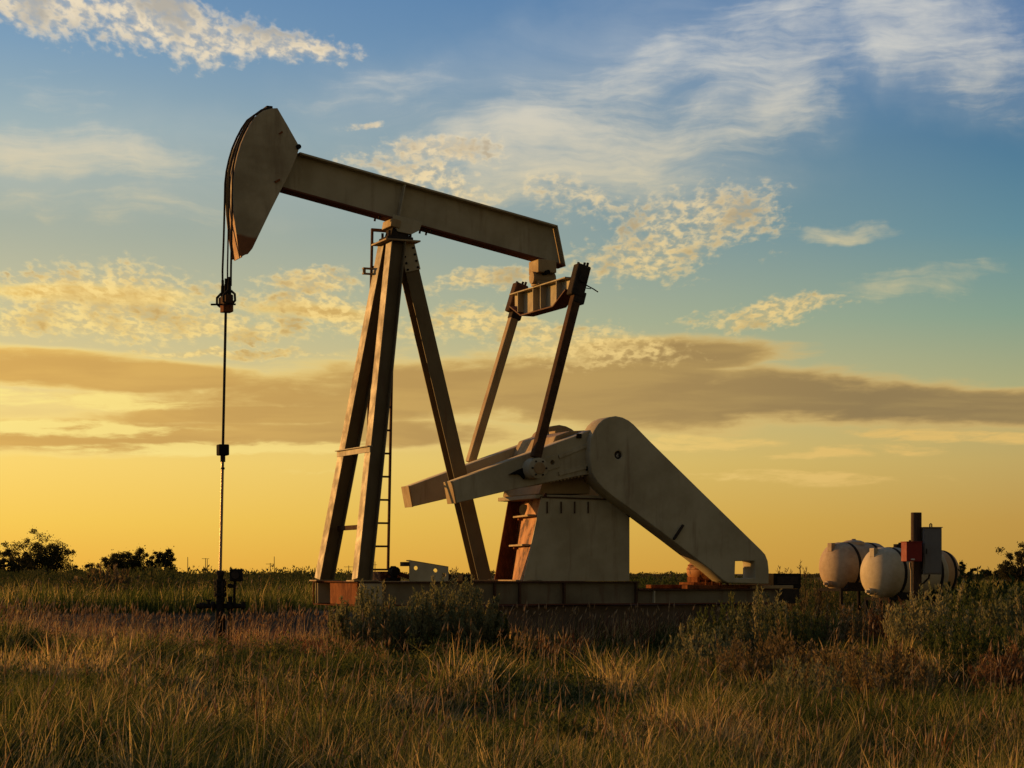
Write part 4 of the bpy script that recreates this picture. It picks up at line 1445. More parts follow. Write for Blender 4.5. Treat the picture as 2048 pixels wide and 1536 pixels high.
# ------------------------------------------------------------------ service post with its boxes
def build_post():
    Y = 33.6
    k = Y / FPX
    base = W3(1832, 1147, Y)
    root = empty('wooden_post', (base.x, Y, 0))
    tag(root, 'stout dark wooden post carrying a red box and a grey panel', 'post')
    bm = nb()
    zt = EYE + (HORIZON - 1025) * k
    rod(bm, (0, 0, -0.3), (0.004, 0, zt), 0.092, 0.088, n=18)
    build('pole', bm, M['wood_dark'], root, 0.006, 50)
    bm = nb()
    tube(bm, [(-13.5 * k, -0.09, EYE + (HORIZON - 1125) * k), (-13.5 * k, -0.09, EYE + (HORIZON - 1132) * k), (-11.5 * k, -0.10, EYE + (HORIZON - 1142) * k), (-11.5 * k, -0.10, -0.1)], 0.018, 8)
    build('conduit', bm, M['paint_worn'], root, 0, 50)

    def zz(py):
        return EYE + (HORIZON - py) * k
    rb = empty('switch_box', (base.x, Y, 0))
    tag(rb, 'small red metal box fixed to the left of the wooden post', 'switch box')
    bm = nb()
    box(bm, -30.5 * k, 3.5 * k, -0.30, -0.096, zz(1123), zz(1085))
    bmesh.ops.rotate(bm, verts=bm.verts, cent=(-13 * k, -0.2, 1), matrix=Matrix.Rotation(R(16), 3, 'Z'))
    body = build('body', bm, M['red_box'], rb, 0.008)
    bm = nb()
    box(bm, -31.5 * k, 4.5 * k, -0.31, -0.09, zz(1085.2), zz(1083.4))
    bmesh.ops.rotate(bm, verts=bm.verts, cent=(-13 * k, -0.2, 1), matrix=Matrix.Rotation(R(16), 3, 'Z'))
    build('lid', bm, M['red_box'], rb, 0.003)
    bm = nb()
    box(bm, -22 * k, -15 * k, -0.335, -0.312, zz(1120.5), zz(1117.5))
    bmesh.ops.rotate(bm, verts=bm.verts, cent=(-13 * k, -0.2, 1), matrix=Matrix.Rotation(R(16), 3, 'Z'))
    build('latch', bm, M['label_white'], rb, 0.002)
    bm = nb()
    rod(bm, (-17 * k, -0.2, zz(1083.4)), (-17 * k, -0.2, zz(1080.5)), 0.018, n=10)
    build('hub', bm, M['dark_steel'], rb)

    gp = empty('electrical_panel', (base.x, Y, 0))
    tag(gp, 'tall grey electrical panel mounted on the right of the wooden post', 'panel')
    bm = nb()
    box(bm, 11.5 * k, 48 * k, -0.14, 0.12, zz(1149), zz(1056))
    build('body', bm, M['grey_box'], gp, 0.008)
    one_box('door', (13.5 * k, 46 * k, -0.158, -0.142, zz(1146), zz(1059)), M['grey_box'], gp, 0.005)
    one_box('handle', (16 * k, 18 * k, -0.18, -0.16, zz(1108), zz(1098)), M['dark_steel'], gp, 0.003)
    bm = nb()
    box(bm, 10 * k, 49.5 * k, -0.165, 0.13, zz(1055.8), zz(1054.3))
    build('rain_hood', bm, M['grey_box'], gp, 0.002)
    bm = nb()
    n = 12
    tube(bm, [(25.2 * k, -0.1, zz(1054.3)), (25.2 * k, -0.1, zz(1049)), (27 * k, -0.1, zz(1047.4)), (29 * k, -0.1, zz(1049)), (29 * k, -0.1, zz(1054.3))], 0.011, 6)
    build('lifting_eye', bm, M['dark_steel'], gp)
    bm = nb()
    tube(bm, [(26 * k, -0.05, zz(1149)), (24 * k, -0.05, zz(1156)), (14 * k, -0.02, zz(1167)), (9 * k, 0.0, zz(1172))], 0.016, 8)
    build('conduit', bm, M['dark_steel'], gp, 0, 50)


build_post()


# ------------------------------------------------------------------ far utility poles
def build_pole(px, top, Y, arms, label):
    b = W3(px, top, Y)
    root = empty('utility_pole', (b.x, Y, 0))
    tag(root, label, 'utility pole', 'utility poles along the far horizon')
    bm = nb()
    rod(bm, (0, 0, -0.5), (0, 0, b.z), 0.17, 0.12, n=8)
    build('mast', bm, M['bark'], root)
    for z, w in arms:
        one_box('crossarm', (-w, w, -0.28, -0.13, b.z - z - 0.16, b.z - z), M['bark'], root, 0)


build_pole(305.5, 1116, 800, [(0.2, 1.3)], 'thin utility pole with one crossarm beside the bush left of the rod')
build_pole(375.5, 1114, 800, [], 'bare thin pole without crossarm, left of the polished rod')
build_pole(411, 1116.5, 780, [(0.1, 1.4)], 'T-shaped utility pole close to the left of the polished rod')
build_pole(414.5, 1118, 830, [], 'plain pole standing right against the T-shaped pole')
build_pole(540.5, 1126, 760, [(0.3, 1.6)], 'short crossarm pole midway between wellhead and pumpjack legs')
build_pole(548.5, 1113, 860, [], 'tallest bare pole midway between wellhead and pumpjack legs')
build_pole(697.5, 1131, 840, [(0.5, 2.0)], 'crossarm pole seen between the two front pumpjack legs')
build_pole(750, 1123, 840, [(1.3, 0.8)], 'utility pole seen between near leg and ladder')

# ------------------------------------------------------------------ ground
def ground_material():
    m, t, p = material('ground')
    co = t.new('ShaderNodeTexCoord').outputs['Object']
    n1 = t.noise(co, 0.09, 8, 0.6)
    n2 = t.noise(co, 2.2, 6, 0.65)
    n3 = t.noise(t.mapping(co, (0, 0, 0), 0, (0.35, 1, 1)), 0.5, 6, 0.6)
    c = t.mix(t.mapr(n1, 0.35, 0.65), (0.046, 0.038, 0.015, 1), (0.095, 0.060, 0.025, 1))
    c = t.mix(t.mapr(n2, 0.40, 0.66), c, (0.026, 0.019, 0.009, 1))
    c = t.mix(t.m('MULTIPLY', t.mapr(n3, 0.48, 0.66), 0.6), c, (0.14, 0.105, 0.045, 1))
    t.l.new(c, p.inputs['Base Color'])
    p.inputs['Roughness'].default_value = 1.0
    p.inputs['Specular IOR Level'].default_value = 0.1
    b = t.new('ShaderNodeBump')
    b.inputs['Strength'].default_value = 0.6
    b.inputs['Distance'].default_value = 0.08
    t.l.new(n2, b.inputs['Height'])
    t.l.new(b.outputs[0], p.inputs['Normal'])
    return m


def vnoise(x, y, f, seed):
    """smooth value noise on arrays"""
    g = np.random.default_rng(seed).random((64, 64))
    xi, yi = np.asarray(x, float) * f + 17.3, np.asarray(y, float) * f + 5.1
    x0, y0 = np.floor(xi).astype(int), np.floor(yi).astype(int)
    fx, fy = xi - x0, yi - y0
    fx, fy = fx * fx * (3 - 2 * fx), fy * fy * (3 - 2 * fy)
    G = lambda a, b: g[a % 64, b % 64]
    return (G(x0, y0) * (1 - fx) + G(x0 + 1, y0) * fx) * (1 - fy) + (G(x0, y0 + 1) * (1 - fx) + G(x0 + 1, y0 + 1) * fx) * fy


def land(x, y):
    """height of the hummocky ground"""
    x, y = np.asarray(x, float), np.asarray(y, float)
    a = (vnoise(x * 1.3, y, 0.30, 201) - 0.5) * 0.42 + (vnoise(x, y, 1.1, 202) - 0.5) * 0.14
    near = np.clip((y - 4) / 4, 0, 1) * np.clip((27 - y) / 4, 0.25, 1) * np.clip((300 - y) / 100, 0, 1)
    t = np.clip((y - 27.6) / 3.2, 0, 1)
    bank = 0.40 * t * t * (3 - 2 * t) * np.clip((-0.6 - x) / 2.0, 0, 1) * np.clip((160 - y) / 90, 0, 1)
    return a * near + bank


def build_ground():
    ys = np.array([-30, -8, 2, 5, 6, 7] + list(np.arange(7.5, 30, 0.28)) + list(np.arange(30, 60, 1.0)) + list(np.geomspace(62, 4500, 46)))
    nx = 141
    rows = []
    for y in ys:
        half = max(9.0, abs(y) * 0.62) if 5 < y < 60 else max(40.0, abs(y) * 1.3)
        rows.append(np.linspace(-half, half, nx))
    X = np.array(rows)
    Y = np.repeat(ys[:, None], nx, 1)
    # the outermost columns run far out sideways
    X[:, 0] = np.minimum(X[:, 0], -60)
    X[:, -1] = np.maximum(X[:, -1], 60)
    Z = land(X, Y)
    bm = nb()
    V = [[bm.verts.new((X[a, b], Y[a, b], Z[a, b])) for b in range(nx)] for a in range(len(ys))]
    for a in range(len(ys) - 1):
        for b in range(nx - 1):
            bm.faces.new((V[a][b], V[a][b + 1], V[a + 1][b + 1], V[a + 1][b]))
    o = build('ground', bm, ground_material(), None, 0, 180)
    tag(o, 'flat grassy prairie ground reaching the horizon', kind='structure')


build_ground()


# ------------------------------------------------------------------ plant meshes straight from arrays
def mesh_from(name, verts, quads, tris, tone, mat, parent=None):
    me = bpy.data.meshes.new(name)
    nv, nq, nt = len(verts), len(quads), len(tris)
    me.vertices.add(nv)
    me.vertices.foreach_set('co', np.asarray(verts, np.float32).ravel())
    loops = np.concatenate([np.asarray(quads, np.int32).ravel(), np.asarray(tris, np.int32).ravel()])
    me.loops.add(len(loops))
    me.loops.foreach_set('vertex_index', loops)
    me.polygons.add(nq + nt)
    st = np.concatenate([np.arange(nq) * 4, nq * 4 + np.arange(nt) * 3]).astype(np.int32)
    me.polygons.foreach_set('loop_start', st)
    a = me.attributes.new('tone', 'FLOAT', 'POINT')
    a.data.foreach_set('value', np.asarray(tone, np.float32))
    me.update(calc_edges=True)
    me.materials.append(mat)
    o = bpy.data.objects.new(name, me)
    link(o)
    o.parent = parent
    return o


def blades(base, h, w, az, lean, tone, segs=3, droop=0.0):
    """arrays of grass blades -> verts, quads, tris, tone"""
    n = len(base)
    lev = {3: [0, 0.42, 0.78, 1.0], 2: [0, 0.55, 1.0], 1: [0, 1.0]}[segs]
    wf = {3: [1, 0.85, 0.5], 2: [1, 0.75], 1: [1]}[segs]
    face = az + NPR.uniform(-1.3, 1.3, n) + np.pi / 2
    wd = np.stack([np.cos(face), np.sin(face), np.zeros(n)], 1) * (w / 2)[:, None]
    ld = np.stack([np.cos(az), np.sin(az), np.zeros(n)], 1)
    V = []
    for k, f in enumerate(lev):
        c = base + ld * (h * lean * f ** 1.8)[:, None]
        c = c + np.array([0, 0, 1.0]) * (h * (f - droop * f ** 3) * np.sqrt(np.clip(1 - (lean * 0.6) ** 2, 0.2, 1)))[:, None]
        if k < len(wf):
            V.append(c - wd * wf[k])
            V.append(c + wd * wf[k])
        else:
            V.append(c)
    nvb = len(V)
    verts = np.stack(V, 1).reshape(-1, 3)
    off = np.arange(n) * nvb
    q = []
    for k in range(segs - 1):
        q.append(np.stack([off + 2 * k, off + 2 * k + 1, off + 2 * k + 3, off + 2 * k + 2], 1))
    quads = np.concatenate(q) if q else np.zeros((0, 4), int)
    k = segs - 1
    tris = np.stack([off + 2 * k, off + 2 * k + 1, off + 2 * k + 2], 1)
    return verts, quads, tris, np.repeat(tone, nvb)


def leaf_cloud(pos, size, up_bias, asp, tone):
    """small pointed leaves (two triangles) at pos, mostly aligned upward"""
    n = len(pos)
    d = NPR.normal(0, 1, (n, 3))
    d[:, 2] = np.abs(d[:, 2]) + up_bias
    d /= np.linalg.norm(d, axis=1)[:, None]
    s = np.cross(d, NPR.normal(0, 1, (n, 3)))
    s /= np.linalg.norm(s, axis=1)[:, None] + 1e-9
    ln = size * NPR.uniform(0.6, 1.4, n)
    w = ln * asp
    a = pos
    b = pos + d * (ln * 0.45)[:, None] - s * (w / 2)[:, None]
    c = pos + d * (ln * 0.45)[:, None] + s * (w / 2)[:, None]
    e = pos + d * ln[:, None]
    v = np.stack([a, b, e, c], 1).reshape(-1, 3)
    off = np.arange(n) * 4
    return v, np.stack([off, off + 1, off + 2, off + 3], 1), np.zeros((0, 3), int), np.repeat(tone, 4)


def join(parts):
    vs, qs, ts, tn, o = [], [], [], [], 0
    for v, q, t, c in parts:
        vs.append(v)
        qs.append(q + o)
        ts.append(t + o)
        tn.append(c)
        o += len(v)
    return np.concatenate(vs), np.concatenate(qs), np.concatenate(ts), np.concatenate(tn)


def scatter(y0, y1, n, margin=1.5):
    n = int(n * 1.23)
    """points spread evenly over the visible wedge of ground"""
    y = np.sqrt(NPR.uniform(y0 ** 2, y1 ** 2, n))
    x = NPR.uniform(-1, 1, n) * (0.2535 * margin) * y
    return x, y


def in_pump(x, y, pad=0.06):
    dx, dy = x - PX0, y - PY0
    s = dx * CT + dy * ST
    t = -dx * ST + dy * CT
    return (s > -0.05) & (s < 8.6) & (t > -pad) & (t < 1.76 + pad)


def tuft_field(y0, y1, n_tuft, per, hmin, hmax, wid, segs, sig, lean=0.45, seed=3, tone_shift=0.0, keep=None, hue=None):
    x, y = scatter(y0, y1, n_tuft)
    if keep is not None:
        k = keep(x, y)
        x, y = x[k], y[k]
    k = ~in_pump(x, y)
    x, y = x[k], y[k]
    n = len(x)
    patch = vnoise(x, y, 0.42, seed) * 0.6 + vnoise(x, y, 1.3, seed + 1) * 0.4
    hp = vnoise(x * 1.25, y, 0.34, 55) * 0.62 + vnoise(x, y, 1.3, 56) * 0.38
    hp = hp + np.clip(1 - np.abs(y - 14.6) / 2.6, 0, 1) * 0.08 - np.clip((y - 17.2) / 2.5, 0, 1) * np.clip((25.6 - y) * 50, 0, 1) * 0.10
    th = hmin + (hmax - hmin) * np.clip((hp - 0.34) / 0.26, 0, 1) ** 1.1 * NPR.uniform(0.4, 1.45, n)
    if hue is not None:
        tt = hue(x, y, patch)
    else:
        tt = np.clip((patch - 0.22) / 0.56, 0, 1) * 0.62 + 0.06
    tt = np.clip(tt + NPR.normal(0, 0.18, n) + tone_shift, 0, 1)
    c = NPR.poisson(per, n)
    i = np.repeat(np.arange(n), c)
    N = len(i)
    dx, dy = NPR.normal(0, 1, N), NPR.normal(0, 1, N)
    s = sig * (0.6 + th[i])
    bx, by = x[i] + dx * s, y[i] + dy * s
    base = np.stack([bx, by, land(bx, by) - 0.01], 1)
    az = np.arctan2(dy, dx) + NPR.normal(0, 0.7, N)
    wind = 0.12
    ld = np.abs(NPR.normal(0, 1, N)) * lean * 0.6 + np.sqrt(dx * dx + dy * dy) * 0.10
    # a light drift of the whole field to the right
    ax = np.cos(az) * ld + wind
    ay = np.sin(az) * ld
    az, ld = np.arctan2(ay, ax), np.clip(np.hypot(ax, ay), 0, 0.95)
    h = th[i] * NPR.uniform(0.55, 1.12, N)
    w = wid * NPR.uniform(0.6, 1.3, N)
    tone = np.clip(tt[i] + NPR.normal(0, 0.085, N), 0, 1)
    return blades(base, h, w, az, ld, tone, segs, droop=0.06)


def hue_near(x, y, p):
    """green in swales, straw on swells; distance bands paint sunlit and shaded grass"""
    q = vnoise(x, y, 0.9, 101) * 0.5 + p * 0.5
    straw = np.clip(1 - np.abs(y - 14.6) / 2.6, 0, 1) * 0.20 - np.clip((y - 17.2) / 2.5, 0, 1) * 0.16 - np.clip(1 - np.abs(y - 11.2) / 1.5, 0, 1) * 0.10  # painted light: pale sunlit band in the middle, darker shaded bands either side
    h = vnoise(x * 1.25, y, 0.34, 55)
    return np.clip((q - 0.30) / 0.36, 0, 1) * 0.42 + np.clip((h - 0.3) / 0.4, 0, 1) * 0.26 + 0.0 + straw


def build_grass():
    near = join([tuft_field(6.7, 9.0, 420, 54, 0.12, 0.33, 0.0056, 3, 0.05, lean=0.85, seed=71, hue=lambda x, y, p: 0.12 + 0.6 * p),
                 tuft_field(8.6, 11.6, 560, 50, 0.12, 0.32, 0.0058, 3, 0.05, lean=0.9, seed=61, hue=lambda x, y, p: 0.1 + 0.55 * p),
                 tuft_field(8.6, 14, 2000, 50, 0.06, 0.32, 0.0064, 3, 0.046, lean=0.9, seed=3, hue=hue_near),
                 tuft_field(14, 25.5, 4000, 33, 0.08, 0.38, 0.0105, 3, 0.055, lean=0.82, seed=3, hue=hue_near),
                 tuft_field(8.6, 25.5, 5200, 9, 0.08, 0.20, 0.009, 2, 0.16, lean=0.8, seed=41, hue=lambda x, y, p: 0.06 + 0.3 * p)])
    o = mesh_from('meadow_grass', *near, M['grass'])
    tag(o, 'green and straw bunch grass covering the foreground', kind='stuff')

    def hue_back(x, y, p):
        return np.clip((p - 0.25) / 0.5, 0, 1) * 0.34 + 0.10
    def gap(x, y):
        px = x / y * FPX + 1024
        return ~((y < 30.6 + 0.5 * np.sin(x * 1.7)) & (px < 860))
    far = join([tuft_field(25.5, 60, 9000, 9, 0.22, 0.50, 0.016, 2, 0.16, seed=9, hue=hue_back, keep=gap),
                tuft_field(30, 38, 1900, 14, 0.26, 0.44, 0.014, 2, 0.14, seed=12, hue=lambda x, y, p: 0.04 + 0.34 * p, keep=lambda x, y: gap(x, y) & (x / y * FPX + 1024 < 700)),
                tuft_field(60, 210, 16000, 5, 0.25, 0.60, 0.05, 1, 0.4, seed=19, hue=hue_back)])
    o = mesh_from('prairie_grass', *far, M['grass'])
    tag(o, 'low olive and tan prairie grass behind the pumpjack', kind='stuff')

    # tall reddish bunch grass left of the well and along the front of the skid
    def keep_red(x, y):
        px = x / y * FPX + 1024
        a = (px < 430 + (y - 24) * 30) & (y > 22.0) & (y < 26.0)
        b = (px > 470) & (px < 730) & (y > 22.5) & (y < 26.5)
        c = (px >= 700) & (y < PY0 + (px - 715) / 560 * 2.6 - 0.5) & (y > 22.4 + (px - 700) / 560 * 1.6) & (NPR.random(len(x)) < 0.35)
        e = (px > 370) & (px < 530) & (y > 24.2) & (y < 25.3)
        return a | b | c | e
    red = tuft_field(21.5, 31, 5200, 20, 0.30, 0.52, 0.009, 3, 0.08, lean=0.32, seed=31, keep=keep_red, hue=lambda x, y, p: 0.66 + 0.36 * p)
    o = mesh_from('bluestem_grass', *red, M['grass'])
    tag(o, 'tall reddish brown bunch grass around the wellhead and skid', kind='stuff')

    # stalks with pale seed heads standing above the grass
    def stalks(y0, y1, n, hmin, hmax, keep=None, wid=0.004, head=0.07, hw=0.012):
        x, y = scatter(y0, y1, n)
        k = ~in_pump(x, y)
        if keep is not None:
            k &= keep(x, y)
        k &= vnoise(x, y, 0.5, 77) * 0.6 + vnoise(x, y, 1.7, 78) * 0.4 > 0.42
        x, y = x[k], y[k]
        n = len(x)
        h = NPR.uniform(hmin, hmax, n)
        az = NPR.normal(0.0, 1.2, n)
        ld = np.clip(np.abs(NPR.normal(0.22, 0.2, n)), 0, 0.8)
        base = np.stack([x, y, land(x, y) - 0.01], 1)
        tone = NPR.uniform(0, 1, n)
        st = blades(base, h, np.full(n, wid), az, ld, tone, 3, 0.04)
        # heads: a four-sided spindle at each tip
        V = st[0].reshape(n, 7, 3)
        tip = V[:, 6]
        dr = tip - (V[:, 4] + V[:, 5]) / 2
        dr /= np.linalg.norm(dr, axis=1)[:, None]
        ln = head * NPR.uniform(0.6, 1.5, n)
        sx = np.stack([np.cos(az + 1.57), np.sin(az + 1.57), np.zeros(n)], 1) * (hw * NPR.uniform(0.6, 1.2, n))[:, None] / 2
        sy = np.cross(dr, sx)
        a = tip - dr * (ln * 0.3)[:, None]
        m = tip + dr * (ln * 0.25)[:, None]
        e = tip + dr * ln[:, None]
        hv = np.stack([a, m - sx, m - sy, m + sx, m + sy, e], 1).reshape(-1, 3)
        off = np.arange(n) * 6
        T = []
        for q in range(4):
            r = (q + 1) % 4
            T.append(np.stack([off, off + 1 + r, off + 1 + q], 1))
            T.append(np.stack([off + 5, off + 1 + q, off + 1 + r], 1))
        return [st, (hv, np.zeros((0, 4), int), np.concatenate(T), np.repeat(tone, 6))]
    # low broad-leaved weeds between the tufts
    x, y = scatter(7.4, 25, 2300)
    k = ~in_pump(x, y)
    x, y = x[k], y[k]
    n = len(x)
    rr = NPR.uniform(0.05, 0.17, n)
    hh = NPR.uniform(0.08, 0.30, n)
    c = (NPR.uniform(40, 110, n)).astype(int)
    i = np.repeat(np.arange(n), c)
    N = len(i)
    d = NPR.normal(0, 1, (N, 3))
    d /= np.linalg.norm(d, axis=1)[:, None]
    d *= (NPR.uniform(0, 1, N) ** 0.4)[:, None]
    px_, py_ = x[i] + d[:, 0] * rr[i], y[i] + d[:, 1] * rr[i]
    pos = np.stack([px_, py_, land(px_, py_) + hh[i] * (0.5 + 0.5 * d[:, 2])], 1)
    tn = np.clip(NPR.uniform(0, 1, n)[i] * 0.75 + NPR.normal(0.1, 0.1, N), 0, 1)
    o = mesh_from('low_weeds', *leaf_cloud(pos, 0.034, 0.5, 0.40, tn), M['forb'])
    tag(o, 'low leafy weeds scattered between the grass tufts', kind='stuff')

    S = stalks(7.2, 15, 1000, 0.25, 0.55, head=0.06, hw=0.009) + stalks(15, 25.5, 1300, 0.25, 0.50, wid=0.006, head=0.07, hw=0.013)
    S += stalks(21.5, 28, 6000, 0.42, 0.62, keep_red, 0.007, 0.075, 0.018)
    S += stalks(31, 60, 1500, 0.25, 0.48, None, 0.010, 0.09, 0.022)
    o = mesh_from('seed_grass', *join(S), M['seed'])
    tag(o, 'thin dry stalks with pale seed heads above the grass', kind='stuff')


build_grass()


# ------------------------------------------------------------------ shrubs and weeds
def stem_paths(n, rad, hgt, spread=1.0, lean=(0, 0)):
    """n curved stems from one base: arrays (n, 5, 3)"""
    az = NPR.uniform(0, 2 * np.pi, n)
    r = np.sqrt(NPR.uniform(0, 1, n)) * rad
    h = hgt * (1 - 0.50 * (r / max(rad, 1e-3)) ** 2) * NPR.uniform(0.55, 1.12, n)
    f = np.linspace(0, 1, 6)
    P = np.zeros((n, 6, 3))
    out = np.minimum(1, f * 1.5) ** 0.9
    P[:, :, 0] = (np.cos(az) * r)[:, None] * (0.15 + 0.85 * out) + lean[0] * f ** 2
    P[:, :, 1] = (np.sin(az) * r)[:, None] * (0.15 + 0.85 * out) + lean[1] * f ** 2
    P[:, :, 2] = h[:, None] * f
    P[:, 1:, :2] += NPR.normal(0, 0.02 * hgt, (n, 5, 2))
    return P


def ribbon(P, w0):
    """stems as crossed thin ribbons"""
    n, k, _ = P.shape
    out = []
    for ang in (0.0, math.pi / 2):
        d = np.array([math.cos(ang), math.sin(ang), 0.0])
        wv = (w0 * np.linspace(1, 0.35, k))[None, :, None] * d[None, None, :]
        v = np.stack([P - wv / 2, P + wv / 2], 2).reshape(-1, 3)
        off = (np.arange(n) * k * 2)[:, None] + np.arange(k - 1)[None, :] * 2
        off = off.ravel()
        out.append((v, np.stack([off, off + 1, off + 3, off + 2], 1), np.zeros((0, 3), int), np.full(len(v), 0.5)))
    return join(out)


def shrub(px, Y, rad, hgt, n_stem, per, leaf, mat, label, name='shrub', cat='shrub', group='shrubs and weeds in the grass', asp=0.30, up=1.2, low=0.25, lean=(0, 0), tone=(0.15, 0.95)):
    x = (px - 1024) / FPX * Y
    root = empty(name, (x, Y, float(land(x, Y))), RND.uniform(0, 6))
    tag(root, label, cat, group)
    P = stem_paths(n_stem, rad, hgt, lean=lean)
    mesh_from('stem', *ribbon(P, max(0.006, 0.00045 * Y)), M['twig'], root)
    N = n_stem * per
    i = NPR.integers(0, n_stem, N)
    f = low + (1 - low) * NPR.uniform(0, 1, N) ** 0.8
    k = np.clip((f * 5).astype(int), 0, 4)
    u = (f * 5 - k)[:, None]
    pos = P[i, k] * (1 - u) + P[i, k + 1] * u
    pos = pos + NPR.normal(0, 0.012 + 0.012 * hgt, (N, 3)) * (1.25 - f)[:, None]
    tn = np.clip(NPR.normal(0, 0.12, N) + tone[0] + (tone[1] - tone[0]) * NPR.random(n_stem)[i], 0, 1)
    mesh_from('foliage', *leaf_cloud(pos, leaf, up, asp, tn), mat, root)
    return root


def build_shrubs():
    S, G, RW, TW = M['sage'], M['green_leaf'], M['red_weed'], M['tan_weed']
    shrub(742, 23.2, 0.52, 0.84, 100, 140, 0.042, S, 'grey-green sagebrush in front of the left end of the skid')
    shrub(828, 23.0, 0.40, 0.68, 70, 120, 0.042, S, 'low sagebrush between two taller ones along the skid')
    shrub(905, 23.3, 0.60, 0.90, 120, 140, 0.042, S, 'tall sagebrush hiding the skid below the rear leg')
    shrub(972, 23.6, 0.34, 0.60, 56, 90, 0.042, G, 'dark green sagebrush right of the tall one below the rear leg')
    shrub(945, 17.6, 0.20, 0.26, 16, 26, 0.045, G, 'small dark broad-leaved weed alone in mid field', 'weed', 'weed', asp=0.5, up=0.3)
    shrub(1392, 21.0, 0.39, 0.68, 67, 72, 0.043, S, 'sage shrub at the left end of the right-hand thicket')
    shrub(1450, 22.0, 0.48, 0.79, 86, 77, 0.043, G, 'leafy green shrub below the low tip of the counterweight', tone=(0.3, 1.0))
    shrub(1525, 21.6, 0.54, 0.84, 99, 82, 0.043, S, 'dense grey-green shrub under the right end of the skid')
    shrub(1600, 21.2, 0.50, 0.77, 86, 77, 0.043, G, 'green shrub in front of the black control box', tone=(0.3, 1.0))
    shrub(1425, 18.4, 0.43, 0.57, 67, 67, 0.039, S, 'lower sage shrub in front of the left end of the thicket')
    shrub(1500, 17.6, 0.48, 0.59, 72, 67, 0.039, TW, 'brownish dry weed clump below the thicket on the right')
    shrub(1580, 18.2, 0.50, 0.62, 72, 67, 0.039, TW, 'tan weed clump midway between thicket and foreground grass')
    shrub(1665, 21.4, 0.50, 0.68, 72, 67, 0.043, TW, 'dry tan weeds in front of the open tank stand')
    shrub(1670, 16.6, 0.50, 0.59, 75, 67, 0.039, TW, 'straw-brown weed patch in the right foreground')
    shrub(1745, 22.0, 0.39, 0.70, 59, 61, 0.043, TW, 'tan seeded weed in front of the tank behind the post')
    shrub(1786, 20.6, 0.30, 0.72, 46, 43, 0.043, RW, 'tall dark red dry weed left of the post foot', tone=(0.1, 0.9))
    shrub(1815, 17.0, 0.26, 0.46, 36, 40, 0.039, RW, 'shorter rust-red weed below the tall dark red one', tone=(0.1, 0.8))
    shrub(1868, 18.6, 0.48, 0.77, 75, 72, 0.043, S, 'pale sage shrub below the post foot', tone=(0.4, 1.1))
    shrub(1750, 15.0, 0.48, 0.53, 67, 61, 0.036, TW, 'tan weed clump under the red weeds on the right')
    shrub(1880, 22.8, 0.54, 0.86, 86, 77, 0.047, G, 'dark leafy shrub right of the post')
    shrub(1950, 20.4, 0.58, 0.86, 97, 82, 0.047, G, 'big green shrub near the right edge', tone=(0.3, 1.0))
    shrub(2035, 19.8, 0.58, 0.84, 97, 82, 0.047, S, 'grey-green shrub cut by the right edge of the view')
    shrub(1940, 16.6, 0.45, 0.64, 72, 67, 0.039, G, 'dark shrub in front of the big green one at right', tone=(0.0, 0.6))
    shrub(2015, 15.6, 0.30, 0.46, 54, 61, 0.034, RW, 'low rust-brown bush at the right edge', tone=(0.5, 1.1))
    shrub(1600, 14.6, 0.39, 0.44, 54, 58, 0.034, S, 'low sage clump in the right foreground left of the straw weeds')
    shrub(1150, 11.2, 0.19, 0.25, 40, 60, 0.030, G, 'round bright green bush at the bottom of the view', tone=(0.4, 1.1))
    shrub(425, 11.6, 0.22, 0.22, 36, 55, 0.030, S, 'small sage bush in the lower left foreground', tone=(0.3, 1.0))
    shrub(120, 12.0, 0.26, 0.30, 36, 55, 0.032, S, 'leafy sage clump in the bottom left corner', tone=(0.3, 0.9))
    shrub(560, 11.0, 0.20, 0.18, 30, 50, 0.028, G, 'dark leaf clump standing in for a shaded hollow at the bottom left of centre', tone=(0.0, 0.4))  # dark leaves added to give the shade of a hollow
    shrub(1330, 11.6, 0.18, 0.20, 26, 50, 0.028, TW, 'small dry clump right of the round green bush')
    # tall dry weeds behind the control box
    for i, (px, Y, h, lb) in enumerate(((1556, 33, 1.15, 'tall thin dry weeds behind the control box'), (1585, 34, 1.25, 'taller dry weeds between control box and tanks'),
                                        (1614, 35, 1.10, 'dry weeds just left of the left white tank'), (1640, 40, 0.95, 'dark weeds behind the left tank stand'))):
        shrub(px, Y, 0.42, h, 26, 26, 0.06, TW, lb, 'weed', 'weed', low=0.1, tone=(0.0, 0.7), up=2.0, asp=0.2)
    shrub(920, 29.5, 0.36, 0.96, 50, 50, 0.05, TW, 'rounded tan weed mound behind the brake bracket', 'weed', 'weed', tone=(0.1, 0.7))
    shrub(1310, 40, 0.9, 1.02, 60, 70, 0.08, G, 'dark bush seen through the gap under the counterweight', tone=(0.0, 0.4))
    shrub(1370, 44, 1.0, 1.05, 60, 70, 0.08, G, 'dark bush seen left of the motor', tone=(0.0, 0.5))
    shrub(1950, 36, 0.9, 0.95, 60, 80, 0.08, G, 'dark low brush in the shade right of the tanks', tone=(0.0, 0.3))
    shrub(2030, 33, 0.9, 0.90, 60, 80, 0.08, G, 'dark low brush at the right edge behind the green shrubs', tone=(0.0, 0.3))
    shrub(300, 52, 1.0, 0.9, 60, 60, 0.09, G, 'green brush in the middle distance on the left', tone=(0.2, 0.9))
    shrub(215, 48, 0.8, 0.75, 50, 60, 0.09, TW, 'tan brush in the middle distance on the left')
    shrub(640, 150, 0.9, 1.5, 40, 60, 0.14, G, 'small dark bush on the horizon left of the legs', tone=(0, 0.4))


build_shrubs()


